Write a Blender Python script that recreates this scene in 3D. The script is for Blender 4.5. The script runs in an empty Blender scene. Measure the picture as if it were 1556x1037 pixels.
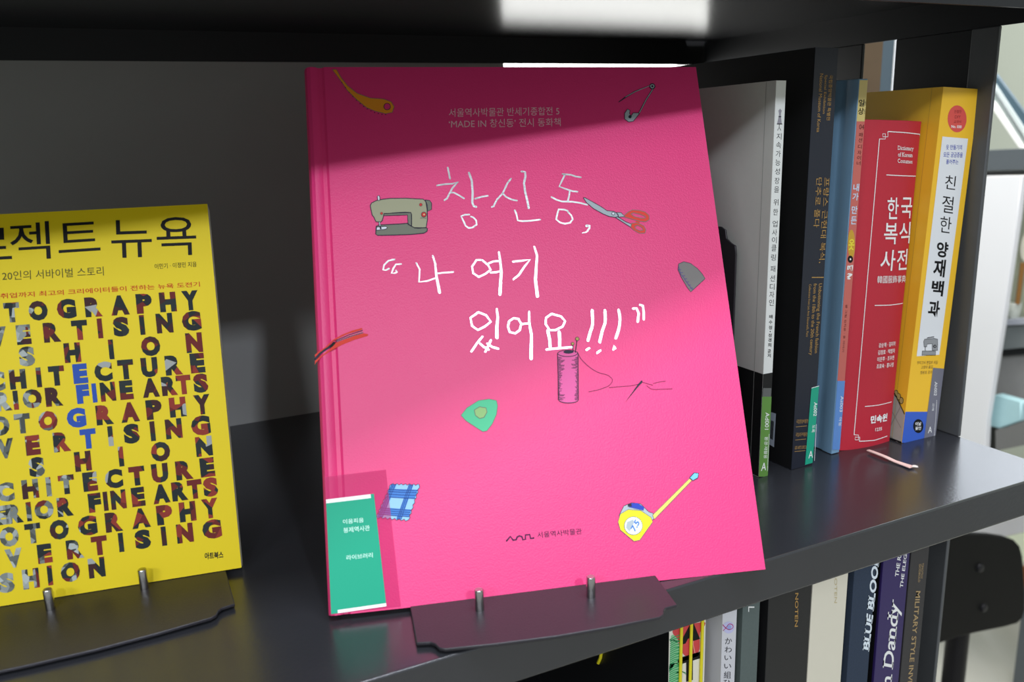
import bpy, bmesh, math, random
from mathutils import Vector, Matrix
from mathutils.geometry import tessellate_polygon
random.seed(4)
C = bpy.context.scene.collection
PI = math.pi
# ------------------------------------------------------------------ camera, light, exposure
CAM = Vector((-0.60212, -0.35096, 0.25026)); F = 1290.556
cam_d = bpy.data.cameras.new('camera'); cam = bpy.data.objects.new('camera', cam_d); C.objects.link(cam)
cam.location = CAM; cam.rotation_euler = (1.33049, 0.03039, -0.44620)
cam_d.sensor_width = 22.3; cam_d.lens = F/1556*22.3; cam_d.clip_start = .02; cam_d.clip_end = 50
cam_d.dof.use_dof = True; cam_d.dof.focus_distance = .57; cam_d.dof.aperture_fstop = 6.0
bpy.context.scene.camera = cam
sc = bpy.context.scene
sc.view_settings.view_transform = 'Standard'; sc.view_settings.look = 'None'
sc.view_settings.gamma = 1; sc.view_settings.use_curve_mapping = False
sc.view_settings.exposure = 0.0
w = bpy.data.worlds.new('world'); sc.world = w; w.use_nodes = True
w.node_tree.nodes['Background'].inputs[0].default_value = (.95, 1.0, .97, 1)
w.node_tree.nodes['Background'].inputs[1].default_value = .42
def area(name, loc, target, sx, sy, power, col):
    l = bpy.data.lights.new(name, 'AREA'); l.shape = 'RECTANGLE'; l.size = sx; l.size_y = sy
    l.energy = power; l.color = col
    o = bpy.data.objects.new(name, l); C.objects.link(o); o.location = loc
    o.rotation_euler = (Vector(target)-Vector(loc)).to_track_quat('-Z', 'Y').to_euler()
    return o
area('ceiling_spot', (-.50, -2.63, 1.79), (-.30, .10, .18), .16, .13, 30, (.80, .86, 1.0))
area('ceiling_tube', (-.30, -.36, 1.62), (-.30, -.05, .1), 1.3, .22, 29, (.86, .90, 1.0))
area('left_fill_soft', (-2.30, -1.60, 1.40), (-.15, .10, .15), .7, .2, 15, (.92, .95, 1.0))  # added soft fill that brightens the left-facing covers
area('left_fill_spot', (-1.50, -2.00, 1.45), (-.35, .15, .15), .18, .15, 15, (.86, .92, 1.0))  # added fill for left-facing covers; angle follows the lit wedge on the back panel
area('ceiling_lamp_room', (1.0, .9, 1.7), (1.5, 1.1, -.6), .9, .9, 60, (1.0, .98, .96))

# ------------------------------------------------------------------ helpers
def lin(c):
    return tuple(((v/255)/12.92 if v/255 <= .04045 else ((v/255+.055)/1.055)**2.4) for v in c)
MATS = {}
def mat(name, col, rough=.5, metal=0, spec=.5, noise=0, nscale=200, bump=0, bscale=900, emit=0, alpha=1, coat=0, var=None):
    if name in MATS: return MATS[name]
    if name.startswith('ink') and spec == .5: spec = .2; rough = max(rough, .6)
    m = bpy.data.materials.new(name); m.use_nodes = True; nt = m.node_tree; b = nt.nodes['Principled BSDF']
    c = lin(col)+(1,)
    b.inputs['Base Color'].default_value = c; b.inputs['Roughness'].default_value = rough
    b.inputs['Metallic'].default_value = metal; b.inputs['Specular IOR Level'].default_value = spec
    b.inputs['Coat Weight'].default_value = coat; b.inputs['Coat Roughness'].default_value = .08
    tc = nt.nodes.new('ShaderNodeTexCoord')
    if noise:
        n = nt.nodes.new('ShaderNodeTexNoise'); n.inputs['Scale'].default_value = nscale; n.inputs['Detail'].default_value = 4
        nt.links.new(tc.outputs['Object'], n.inputs['Vector'])
        mx = nt.nodes.new('ShaderNodeMix'); mx.data_type = 'RGBA'
        d = 1-noise
        mx.inputs[6].default_value = (c[0]*d, c[1]*d, c[2]*d, 1)
        mx.inputs[7].default_value = tuple(min(1, v*(1+noise)) for v in c[:3])+(1,)
        nt.links.new(n.outputs['Fac'], mx.inputs[0]); nt.links.new(mx.outputs[2], b.inputs['Base Color'])
    if bump:
        n2 = nt.nodes.new('ShaderNodeTexNoise'); n2.inputs['Scale'].default_value = bscale; n2.inputs['Detail'].default_value = 3
        nt.links.new(tc.outputs['Object'], n2.inputs['Vector'])
        bp = nt.nodes.new('ShaderNodeBump'); bp.inputs['Strength'].default_value = bump; bp.inputs['Distance'].default_value = .0004
        nt.links.new(n2.outputs['Fac'], bp.inputs['Height']); nt.links.new(bp.outputs['Normal'], b.inputs['Normal'])
    if emit:
        b.inputs['Emission Color'].default_value = c; b.inputs['Emission Strength'].default_value = emit
    if alpha < 1:
        b.inputs['Alpha'].default_value = alpha
    MATS[name] = m
    return m

def ray(px, py):
    R = cam.rotation_euler.to_matrix()
    return R @ Vector(((px-778)/F, -(py-518.5)/F, -1))
def hit(px, py, P, N):
    d = ray(px, py); t = (Vector(P)-CAM).dot(Vector(N))/d.dot(Vector(N)); return CAM+d*t
def hz(px, py, z=0): return hit(px, py, (0, 0, z), (0, 0, 1))
def hy(px, py, y=0): return hit(px, py, (0, y, 0), (0, 1, 0))
def hx(px, py, x=0): return hit(px, py, (x, 0, 0), (1, 0, 0))

def thing(name, label, cat, loc, group=None):
    o = bpy.data.objects.new(name, None); C.objects.link(o); o.location = loc; o.empty_display_size = .02
    o['label'] = label; o['category'] = cat
    if group: o['group'] = group
    return o
def wloc(o):
    v = Vector((0, 0, 0))
    while o: v += Vector(o.location); o = o.parent
    return v
def link(name, me, parent=None, kind=None):
    o = bpy.data.objects.new(name, me); C.objects.link(o)
    if parent:
        me.transform(Matrix.Translation(-wloc(parent))); o.parent = parent
    if kind: o['kind'] = kind
    return o
def mesh_of(verts, faces, mats, idx=None, smooth=False):
    me = bpy.data.meshes.new('m'); me.from_pydata([tuple(v) for v in verts], [], faces)
    for m in mats: me.materials.append(m)
    if idx: me.polygons.foreach_set('material_index', idx)
    if smooth: me.polygons.foreach_set('use_smooth', [True]*len(me.polygons))
    me.update(); return me
def bevel(o, wd=.001, seg=2):
    m = o.modifiers.new('bevel', 'BEVEL'); m.width = wd; m.segments = seg; m.limit_method = 'ANGLE'; m.angle_limit = .6
    for p in o.data.polygons: p.use_smooth = True
    try: o.data.set_sharp_from_angle(angle=.6)
    except Exception: pass
    return o
def box(name, a, b, m, parent=None, kind=None, bev=0):
    x0, y0, z0 = a; x1, y1, z1 = b
    v = [(x0,y0,z0),(x1,y0,z0),(x1,y1,z0),(x0,y1,z0),(x0,y0,z1),(x1,y0,z1),(x1,y1,z1),(x0,y1,z1)]
    f = [(0,3,2,1),(4,5,6,7),(0,1,5,4),(1,2,6,5),(2,3,7,6),(3,0,4,7)]
    o = link(name, mesh_of(v, f, [m]), parent, kind)
    if bev: bevel(o, bev)
    return o
class Fr:
    """a frame: origin O, width U, height V, outward normal N; hf(u) lets the face bulge"""
    def __init__(s, O, U, V, hf=None):
        s.O = Vector(O); s.U = Vector(U).normalized(); s.V = Vector(V).normalized()
        s.U = (s.U-s.V*s.U.dot(s.V)).normalized(); s.N = s.U.cross(s.V); s.hf = hf
    def P(s, u, v, n=0):
        if s.hf: n = n+s.hf(u)
        return s.O+s.U*u+s.V*v+s.N*n
    def uv(s, px, py):
        d = hit(px, py, s.O, s.N)-s.O; return (d.dot(s.U), d.dot(s.V))
def fixn(o):
    bm = bmesh.new(); bm.from_mesh(o.data); bmesh.ops.recalc_face_normals(bm, faces=bm.faces); bm.to_mesh(o.data); bm.free(); return o
def prism(name, fr, poly, v0, v1, m, parent=None, bev=0, raw=False):
    """closed (u, n) profile extruded along V"""
    n = len(poly); O, U, V, N = fr.O, fr.U, fr.V, fr.N
    vs = [O+U*u+N*k+V*v0 for u, k in poly]+[O+U*u+N*k+V*v1 for u, k in poly]
    fs = [(i, (i+1) % n, (i+1) % n+n, i+n) for i in range(n)]
    tr = tessellate_polygon([[Vector((u, k, 0)) for u, k in poly]])
    fs += [tuple(t) for t in tr]+[tuple(i+n for i in reversed(t)) for t in tr]
    o = fixn(link(name, mesh_of(vs, fs, [m]), parent))
    if bev: bevel(o, bev)
    return o
def slab(name, fr, poly, n0, n1, m, parent=None, bev=0, holes=()):
    """closed (u, v) outline given thickness from n0 to n1"""
    loops = [poly]+list(holes); vs = []; fs = []
    flat = [p for l in loops for p in l]; n = len(flat)
    vs = [fr.P(u, v, n0) for u, v in flat]+[fr.P(u, v, n1) for u, v in flat]
    s = 0
    for l in loops:
        k = len(l)
        fs += [(s+i, s+(i+1) % k, s+(i+1) % k+n, s+i+n) for i in range(k)]; s += k
    tr = tessellate_polygon([[Vector((u, v, 0)) for u, v in l] for l in loops])
    fs += [tuple(t) for t in tr]+[tuple(i+n for i in reversed(t)) for t in tr]
    o = fixn(link(name, mesh_of(vs, fs, [m]), parent))
    if bev: bevel(o, bev)
    return o
def tube(name, pts, r, m, parent=None, seg=12, kind=None, cap=True):
    pts = [Vector(p) for p in pts]; vs = []; fs = []
    for i, p in enumerate(pts):
        t = (pts[min(i+1, len(pts)-1)]-pts[max(i-1, 0)]).normalized()
        a = t.orthogonal().normalized() if i == 0 else (a-t*a.dot(t)).normalized()
        b = t.cross(a); rr = r[i] if isinstance(r, (list, tuple)) else r
        for k in range(seg):
            an = 2*PI*k/seg; vs.append(p+(a*math.cos(an)+b*math.sin(an))*rr)
    for i in range(len(pts)-1):
        for k in range(seg):
            fs.append((i*seg+k, i*seg+(k+1) % seg, (i+1)*seg+(k+1) % seg, (i+1)*seg+k))
    if cap: fs += [tuple(reversed(range(seg))), tuple(range((len(pts)-1)*seg, len(pts)*seg))]
    o = fixn(link(name, mesh_of(vs, fs, [m], smooth=True), parent, kind))
    try: o.data.set_sharp_from_angle(angle=.9)
    except Exception: pass
    return o
# ---- lettering: glyph meshes from Blender's own font
GLY = {}
def glyph(s, bold=0.0):
    k = (s, bold)
    if k in GLY: return GLY[k]
    cu = bpy.data.curves.new('t', 'FONT'); cu.body = s; cu.size = 1; cu.offset = bold; cu.resolution_u = 3
    o = bpy.data.objects.new('t', cu); C.objects.link(o)
    dg = bpy.context.evaluated_depsgraph_get(); me = bpy.data.meshes.new_from_object(o.evaluated_get(dg))
    vs = [(v.co.x, v.co.y) for v in me.vertices]; fs = [tuple(p.vertices) for p in me.polygons]
    bpy.data.objects.remove(o); bpy.data.curves.remove(cu); bpy.data.meshes.remove(me)
    GLY[k] = (vs, fs); return GLY[k]
SER = {'B': ((.12,'t'),(.12,'b')), 'L': ((.15,'t'),(.15,'b')), 'U': ((.12,'t'),(.88,'t')), 'E': ((.12,'t'),(.12,'b')), 'D': ((.12,'t'),(.12,'b')), 'I': ((.5,'t'),(.5,'b')),
       'a': ((.98,'b'),), 'm': ((.04,'t'),(.06,'b'),(.5,'b'),(.94,'b')), 'n': ((.06,'t'),(.12,'b'),(.88,'b')), 'd': ((.86,'t'),(.98,'b')), 'y': ((.08,'t'),(.92,'t')),
       'K': ((.12,'t'),(.12,'b'),(.9,'b'),(.9,'t')), 'i': ((.5,'b'),), 'r': ((.15,'b'),), 'f': ((.4,'b'),), 'T': ((.5,'b'),), 'H': ((.1,'t'),(.1,'b'),(.9,'t'),(.9,'b')), 'R': ((.12,'t'),(.12,'b'),(.95,'b')), 'A': ((.04,'b'),(.96,'b'))}
class Print:
    """flat printed ink on the face of a frame; layers lie a tenth of a millimetre apart"""
    def __init__(s, fr, base=.00012): s.fr = fr; s.v = []; s.f = []; s.i = []; s.m = []; s.base = base
    def mi(s, m):
        if m not in s.m: s.m.append(m)
        return s.m.index(m)
    def z(s, L): return s.base+L*.00007
    ub = None
    def add(s, uvs, faces, m, L=0):
        if s.ub: uvs = [(min(max(u, s.ub[0]), s.ub[1]), v) for u, v in uvs]
        b = len(s.v); s.v += [s.fr.P(u, v, s.z(L)) for u, v in uvs]
        s.f += [tuple(i+b for i in f) for f in faces]; s.i += [s.mi(m)]*len(faces)
    def poly(s, uvs, m, L=0, holes=()):
        loops = [list(uvs)]+[list(h) for h in holes]
        s.add([p for l in loops for p in l], [tuple(t) for t in tessellate_polygon([[Vector((u, v, 0)) for u, v in l] for l in loops])], m, L)
    def ppoly(s, pts, m, L=0, holes=(), smooth=False):
        c = [s.fr.uv(*p) for p in pts]; hh = [[s.fr.uv(*p) for p in h] for h in holes]
        if smooth: c = crv(c, True); hh = [crv(h, True) for h in hh]
        s.poly(c, m, L, hh); return c
    def line(s, uvs, wd, m, L=0, closed=False, smooth=False, step=.004):
        if smooth: uvs = crv(uvs, closed)
        if closed: uvs = list(uvs)+[uvs[0]]
        q = [uvs[0]]
        for a, b in zip(uvs, uvs[1:]):
            d = math.dist(a, b); k = max(1, int(d/step))
            for j in range(1, k+1): q.append((a[0]+(b[0]-a[0])*j/k, a[1]+(b[1]-a[1])*j/k))
        q = [p for i, p in enumerate(q) if i == 0 or math.dist(p, q[i-1]) > 1e-7]
        n = len(q); V = []; Fc = []
        for i, p in enumerate(q):
            a = q[max(i-1, 0)]; b = q[min(i+1, n-1)]
            dx, dy = b[0]-a[0], b[1]-a[1]; l = math.hypot(dx, dy) or 1
            ww = (wd(i/(n-1)) if callable(wd) else wd)/2
            V += [(p[0]-dy/l*ww, p[1]+dx/l*ww), (p[0]+dy/l*ww, p[1]-dx/l*ww)]
        Fc = [(2*i, 2*i+1, 2*i+3, 2*i+2) for i in range(n-1)]
        s.add(V, Fc, m, L)
        if not closed:
            for i in (0, n-1): s.disc(q[i], (wd(i/(n-1)) if callable(wd) else wd)/2, m, L, 8)
    def pline(s, pts, wpx, m, L=0, closed=False, smooth=False):
        k = (hit(*pts[0], s.fr.O, s.fr.N)-CAM).length/F
        wd = (lambda t: wpx(t)*k) if callable(wpx) else wpx*k
        s.line([s.fr.uv(*p) for p in pts], wd, m, L, closed, smooth)
    def disc(s, c, r, m, L=0, n=16, ry=None):
        ry = ry or r
        s.add([(c[0]+r*math.cos(2*PI*i/n), c[1]+ry*math.sin(2*PI*i/n)) for i in range(n)], [tuple(range(n))], m, L)
    def pdisc(s, x, y, rx, m, L=0, ry=None, n=20):
        ry = ry or rx
        s.ppoly([(x+rx*math.cos(2*PI*i/n), y+ry*math.sin(2*PI*i/n)) for i in range(n)], m, L)
    def text(s, body, bl, br, tl, m, L=0, bold=0.0):
        """glyph bounding box mapped on the parallelogram bottom-left, bottom-right, top-left (photo points on this face)"""
        vs, fs = glyph(body, bold)
        if not vs: return
        x0 = min(v[0] for v in vs); x1 = max(v[0] for v in vs); y0 = min(v[1] for v in vs); y1 = max(v[1] for v in vs)
        A, B, T = s.fr.uv(*bl), s.fr.uv(*br), s.fr.uv(*tl)
        out = []
        for x, y in vs:
            a = (x-x0)/(x1-x0 or 1); b = (y-y0)/(y1-y0 or 1)
            out.append((A[0]+(B[0]-A[0])*a+(T[0]-A[0])*b, A[1]+(B[1]-A[1])*a+(T[1]-A[1])*b))
        s.add(out, fs, m, L)
    def serif(s, body, bl, br, tl, m, L=0, bold=0.0, wd=.30, th=.055):
        vs, fs = glyph(body, bold); vs = list(vs); fs = list(fs)
        for i, chx in enumerate(body):
            if chx == ' ' or chx not in SER: continue
            g = glyph(chx, bold)[0]; gw = max(v[0] for v in g)-min(v[0] for v in g); gt = max(v[1] for v in g)
            xr = max(v[0] for v in glyph(body[:i+1], bold)[0]); xl = xr-gw
            for fx, t in SER[chx]:
                cx = xl+gw*fx; y0 = gt-th if t == 't' else 0; b = len(vs)
                vs += [(cx-wd/2, y0), (cx+wd/2, y0), (cx+wd/2, y0+th), (cx-wd/2, y0+th)]; fs.append((b, b+1, b+2, b+3))
        x0 = min(v[0] for v in vs); x1 = max(v[0] for v in vs); y0 = min(v[1] for v in vs); y1 = max(v[1] for v in vs)
        A, B, T = s.fr.uv(*bl), s.fr.uv(*br), s.fr.uv(*tl); out = []
        for x, y in vs:
            a = (x-x0)/(x1-x0); b = (y-y0)/(y1-y0)
            out.append((A[0]+(B[0]-A[0])*a+(T[0]-A[0])*b, A[1]+(B[1]-A[1])*a+(T[1]-A[1])*b))
        s.add(out, fs, m, L)
    def build(s, name, parent, label=None):
        o = link(name, mesh_of(s.v, s.f, s.m, s.i), parent)
        if label: o['label'] = label
        return o
def crv(p, closed=False, k=5):
    n = len(p); out = []
    for i in range(n if closed else n-1):
        g = lambda j: p[j % n] if closed else p[min(max(j, 0), n-1)]
        a, b, c, d = g(i-1), g(i), g(i+1), g(i+2)
        for j in range(k):
            t = j/k
            out.append(tuple(.5*(2*b[x]+(c[x]-a[x])*t+(2*a[x]-5*b[x]+4*c[x]-d[x])*t*t+(3*b[x]-a[x]-3*c[x]+d[x])*t**3) for x in (0, 1)))
    if not closed: out.append(p[-1])
    return out
def Q(ox, oy, s):
    return lambda *pts: [(ox+x/s, oy+y/s) for x, y in pts]

# ------------------------------------------------------------------ materials
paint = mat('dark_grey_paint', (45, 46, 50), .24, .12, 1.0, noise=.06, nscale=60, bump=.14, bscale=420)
paint_shade = mat('dark_grey_satin_shaded', (31, 32, 34), .42, 0, .3, noise=.06, nscale=60, bump=.12, bscale=500)  # satin paint darkened in colour for the shade of the enclosed bay
panelm = mat('back_panel_grey', (160, 160, 156), .55, noise=.05, nscale=25, bump=.05)
blackm = mat('black_powder_coat', (44, 42, 47), .36, 0, .45, bump=.25, bscale=1400)
steel = mat('brushed_steel', (190, 188, 186), .22, 1.0, noise=.1, nscale=400)
pages = mat('page_edges', (226, 220, 204), .8, noise=.12, nscale=1500)
white = mat('ink_white', (240, 240, 238), .5)
foil = mat('silver_foil', (212, 216, 216), .28, .75, .6, noise=.08, nscale=500, bump=.2, bscale=900)
ink = mat('ink_black', (22, 22, 24), .4)
line_k = mat('ink_outline', (52, 48, 66), .5)
gold = mat('ink_gold', (186, 148, 88), .35, .3)

# ------------------------------------------------------------------ setting
wallm = mat('room_wall', (176, 182, 170), .8, noise=.04, nscale=3)
box('wall_right', (2.6, -1.6, -1.35), (2.7, 3.1, 1.9), wallm, kind='structure')
box('wall_back', (-3.0, 3.0, -1.35), (2.7, 3.1, 1.9), wallm, kind='structure')
box('floor', (-3.0, -4.2, -1.45), (2.7, 3.1, -1.35), mat('floor_vinyl', (176, 174, 164), .5, noise=.08, nscale=9, bump=.1, bscale=60), kind='structure')

wm_ = mat('window_frame_white', (230, 230, 228), .4); gz = mat('window_daylight', (236, 244, 255), .3, emit=3.6)
box('window_1', (2.585, 1.0, .88), (2.60, 2.7, 1.8), gz, kind='structure')
for k, (y0, y1, z0, z1) in enumerate(((.94, 2.76, .82, .88), (.94, 2.76, 1.8, 1.86), (.94, 1.0, .88, 1.8), (2.7, 2.76, .88, 1.8), (1.83, 1.87, .88, 1.8))):
    box('trim_%d' % (k+1), (2.57, y0, z0), (2.61, y1, z1), wm_, kind='structure')
# ------------------------------------------------------------------ bookcase
HF = .0272; H1 = .315; H2 = .3387; D = .42; XL = -1.7
bc = thing('bookcase', 'dark grey painted metal bookcase with open end posts, carrying all the books', 'bookcase', (-.85, .21, -1.35))
box('shelf_board', (XL, 0, -HF), (0, D+.003, 0), paint, bc, bev=.0012)['label'] = 'middle shelf board with glossy dark grey top and thick front edge'
box('shelf_board', (XL, .012, -.375), (0, D-.002, -.348), paint, bc, bev=.0012)['label'] = 'lower shelf board in the shade'
box('shelf_board', (XL, .012, -.76), (0, D-.002, -.733), paint, bc, bev=.0012)
box('shelf_board', (XL, .012, -1.30), (0, D-.002, -1.273), paint, bc, bev=.0012)
box('shelf_board', (XL, .0115, H2), (.10, D+.0, H2+.003), paint, bc, bev=.0008)['label'] = 'upper shelf board seen from below'
# folded lips under the upper shelf
fr = Fr((0, D, 0), (1, 0, 0), (0, 0, 1))
slab('back_lip', fr, [(XL, H1), (-.020, H1), (-.030, H2), (XL, H2)], .003, .001, paint_shade, bc)
box('dark_gap_block', (-.034, D+.004, H1), (.02, D+.006, H2+.003), mat('gap_black', (14, 14, 15), .7), bc)  # added dark block; fills the dark gap beside the lip and hides the glow
box('end_lip', (-.0005, .012, H1), (.0015, D+.003, H2), paint_shade, bc)
box('front_lip', (XL, .0105, H1), (-.0005, .0125, H2), paint_shade, bc)
box('front_lip', (XL, .0105, H2), (.10, .0125, H2+.028), paint_shade, bc)
# rear panel stops short of the right end; lower bays are closed
box('back_panel', (XL, D, .0), (-.2402, D+.003, H1+.02), panelm, bc)['label'] = 'mid grey sheet panel behind the standing books'
box('back_panel', (XL, D, -1.32), (.0, D+.003, -HF), paint_shade, bc)
# end posts: folded front flange with crease, rear post behind the gap
def post(y0, y1, z0, z1):
    o = box('end_post', (0, y0, z0), (.0035, y1, z1), paint_shade, bc, bev=.0006)
    return o
YP, YC, YS = .0826, .1046, .1743
for z0, z1 in ((0, H1), (-1.35, -HF)):
    post(YC, YS, z0, z1); post(.209, D, z0, z1)
    box('post_flange', (-.0022, YP, z0), (.0012, YC, z1), mat('flange_paint_lit', (78, 80, 82), .45, noise=.08, nscale=80, bump=.15), bc, bev=.0008)  # post paint made lighter where light falls past the shadow edge
box('end_post', (XL-.004, .0, -1.35), (XL, D, H2), paint_shade, bc)

# added glowing strip for the bright area behind the open back
lb = thing('glow_strip', 'white backlit strip glowing behind the bookcase above the pink book', 'light box', (-.05, .50, .30))
box('glow_face', (-.2385, .455, .255), (.11, .457, .3183), mat('glow_strip_white', (250, 250, 246), .5, emit=3.0), lb)
box('strip_backing', (-.2385, .458, .25), (.11, .50, .3183), mat('glow_strip_backing', (200, 200, 198), .5), lb)

# seen through the gap behind the end post
o = box('wooden_board', (.3, .4557, -1.35), (.318, .488, .42), mat('brown_board', (112, 92, 70), .6, noise=.15, nscale=30), None)
o['label'] = 'narrow brown board seen through the gap between the end posts'; o['category'] = 'board'
o = box('blue_grey_board', (.3, .4379, -1.35), (.318, .4555, .42), mat('blue_board', (96, 112, 122), .6, noise=.08, nscale=30), None)
o['label'] = 'narrow blue-grey board beside the brown one in the gap'; o['category'] = 'board'
o = box('lit_edge_strip', (.299, .4355, -1.35), (.318, .4377, .42), mat('lit_edge_white', (245, 245, 245), .4), None)  # added white strip in place of light on the post's back edge
o['label'] = 'thin white strip standing in for the lit back edge of the dark end post'; o['category'] = 'strip'

# ------------------------------------------------------------------ display stands, bookend
def stand(name, label, cx, cy, yaw, pegs, lean_fr, lean_w):
    z = .0015
    t = thing(name, label, 'book stand', (cx, cy, 0))
    f = Fr((cx, cy, z), (math.cos(yaw), math.sin(yaw), 0), (-math.sin(yaw), math.cos(yaw), 0))
    half = [(.0695, .115), (.0695, .0), (.0625, -.0012), (.0605, -.0032), (.0590, -.0070), (.0560, -.0088), (.030, -.0108), (0, -.0118)]
    pl = half+[(-u, v) for u, v in reversed(half[:-1])]
    b = slab('base_plate', f, pl, 0, .0018, blackm, t, bev=.0004)
    for p in pegs:
        q = hz(p[0], p[1], .0033)
        o = tube('peg', [(q.x, q.y, .0033), (q.x, q.y, .0148), (q.x, q.y, .0154)], [.0025, .0025, .0021], steel, t, 20)
    g = lean_fr; u0, u1 = lean_w; n = g.N
    bp = [(u0, .006), (u1, .006), (u1, .16), (u1-.004, .166), (u1-.009, .168), (u1-.012, .176), (u0+.012, .176), (u0+.009, .168), (u0+.004, .166), (u0, .16)]
    return t, bp
# pink book frame (leaning back in the stand)
Uq = Vector((.9664, -.2569, 0)).normalized(); Vq = Vector((.1256, .3993, .9082))
PK = Fr(hz(499, 937, .0036), Uq, Vq)
PKW, PKT = .2490, .0115; PKH = (PK.uv(1058, 100)[1]+PK.uv(470, 104)[1])/2

pink_book_t = thing('picture_book', 'large pink hardcover picture book with silver handwritten title, leaning on a black stand', 'book', PK.O)
# yellow book frame
YO = hz(367, 863, .0036); YU = Vector((.9876, -.1572, 0)); YV = Vector((.0538, .3378, .9397))
YW, YH, YT = .152, .2165, .016
YB = Fr(YO-YU*YW, YU, YV); YH = YB.uv(315, 310)[1]

t1, bp1 = stand('book_stand', 'black metal stand with two steel pegs under the pink picture book', -.4216, -.0027, -.2406, [(729, 927), (898, 907)], PK, (.04, .18))
slab('back_plate', PK, bp1, -PKT-.0006, -PKT-.0024, blackm, t1, bev=.0004)
t2, bp2 = stand('book_stand', 'black metal stand with two steel pegs under the yellow paperback', -.6350, .0975, -.012, [(77, 926), (220, 894.5)], YB, (.01, .15))
slab('back_plate', YB, bp2, -YT-.0006, -YT-.0024, blackm, t2, bev=.0004)
be = thing('bookend', 'black metal bookend with notched corner standing against the grey-white book', 'bookend', (-.2015, .19, 0))
fb = Fr((-.2015, .1224, 0), (0, 1, 0), (0, 0, 1))
slab('upright_plate', fb, [(0, 0), (.14, 0), (.14, .160), (.133, .168), (.128, .170), (.124, .180), (.017, .180), (.012, .178), (.0105, .172), (.006, .1695), (.001, .168), (0, .162)], 0, -.0015, blackm, be, bev=.0004)
box('base_plate', (-.2015, .125, .0002), (-.198, .26, .0012), blackm, be)

# ------------------------------------------------------------------ books
def board_book(t, fr, W, Hh, T, m, hard=True, hinge=(.0078, .0108), pg=pages, round_=.0, spine_side='left'):
    """front-facing book: spine at u=0; cover is one folded shell, pages inside"""
    th = .0024 if hard else .0004; ov = .003 if hard else 0
    P = [(W, 0), (hinge[1]+.001, 0), (hinge[1]-.0004, -.0012 if hard else -.0001), (hinge[0]+.0004, -.0013 if hard else -.0001), (hinge[0]-.0016, 0), (.0035, .0002 if hard else 0)]
    for k in range(7):
        a = PI/2+PI*k/6; P.append((.0032+math.cos(a)*.0034*(1 if hard else .9), -T/2+math.sin(a)*T/2))
    P += [(.0035, -T), (W, -T), (W, -T+th), (.006, -T+th), (.004, -T+2*th), (.004, -2*th), (.0105, -th-(.0017 if hard else 0)), (hinge[1], -th-(.0017 if hard else 0)), (hinge[1]+.002, -th), (W, -th)]
    c = prism('cover', fr, P, 0, Hh, m, t, bev=.0005 if hard else 0)
    prism('page_block', fr, [(.006, -th-.0016 if hard else -th-.0001), (W-ov, -th-.0016 if hard else -th-.0001), (W-ov, -T+th+.0002), (.006, -T+th+.0002)], ov, Hh-ov, pg, t)
    return c
def spine_book(t, fr, W, Hh, dep, m, hard=False, hinge=None, bulge=0, pg=pages):
    """shelved book seen from its spine: fr lies in the spine face, depth runs back along -N"""
    th = .0024 if hard else .0005; ov = .003 if hard else .0002
    n = 9; front = [(W*k/(n-1), bulge*(1-(2*k/(n-1)-1)**2)) for k in range(n)]
    P = list(front)
    P += [(W, -dep), (W-th, -dep), (W-th, -.003), (th, -.003), (th, -dep), (0, -dep)]
    if hinge: 
        a, b = hinge; P += [(0, -b-.001), (.0009, -b+.0008), (.0009, -a-.0008), (0, -a+.001)]
    c = prism('cover', fr, P, 0, Hh, m, t, bev=.0004 if hard else 0)
    prism('page_block', fr, [(th+.0002, -.004), (W-th-.0002, -.004), (W-th-.0002, -dep+ov), (th+.0002, -dep+ov)], ov, Hh-ov, pg, t)
    return c

# ---- pink picture book
pinkm = mat('pink_cover', (232, 56, 124), .42, 0, .5, noise=.02, nscale=40, bump=.35, bscale=1100)
board_book(pink_book_t, PK, PKW, PKH, PKT, pinkm)
tA = Q(660, 230, 5.985); tB = Q(540, 360, 4.8625); tC = Q(760, 440, 5.457)
p = Print(PK)
def S(pts, wpx, sm=False): p.pline(pts, wpx, foil, 1, smooth=sm)
for s_ in ([(122,150),(130,190),(142,252)], [(25,312),(90,302),(165,296),(215,278),(165,335),(135,390),(115,430),(92,446)], [(155,378),(180,378),(230,405),(268,430)],
           [(372,432),(430,415),(485,406)], [(318,577),(280,578),(244,592),(262,630),(285,680),(310,698),(345,696),(385,668),(380,630),(355,603),(333,596)],
           [(697,250),(665,290),(640,345),(620,385),(570,440),(545,485),(540,500),(523,508)], [(622,385),(650,415),(700,440),(750,450)],
           [(732,538),(748,580),(758,630),(800,637),(870,634),(962,622)], [(1165,208),(1240,215),(1290,232),(1332,238)],
           [(1188,212),(1160,270),(1135,322),(1210,350),(1260,365),(1300,368)], [(1230,370),(1225,410),(1213,455)],
           [(1065,417),(1110,442),(1160,458),(1250,460),(1320,470),(1390,488)],
           [(1212,543),(1180,532),(1130,530),(1118,570),(1108,620),(1140,648),(1185,662),(1235,650),(1258,620),(1245,585),(1215,555)]): S(tA(*s_), 2.6)
for s_ in ([(315,197),(340,270),(348,370),(345,470),(358,500),(380,507)], [(793,185),(825,190),(828,230),(815,290),(825,370),(845,450),(858,518)]): S(tA(*s_), 3.3)
S(tA((1385,680),(1412,680),(1410,700),(1385,735),(1345,745)), lambda t: 4.5-3*t)
for s_ in ([(290,168),(245,178),(212,210),(205,245),(225,248),(248,236)], [(338,202),(300,205),(280,235),(268,270),(290,270),(308,262),(300,250)],
           [(450,195),(475,240),(470,335),(530,328),(595,305)], [(605,272),(660,266),(722,261)]): S(tB(*s_), 2.4)
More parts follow.
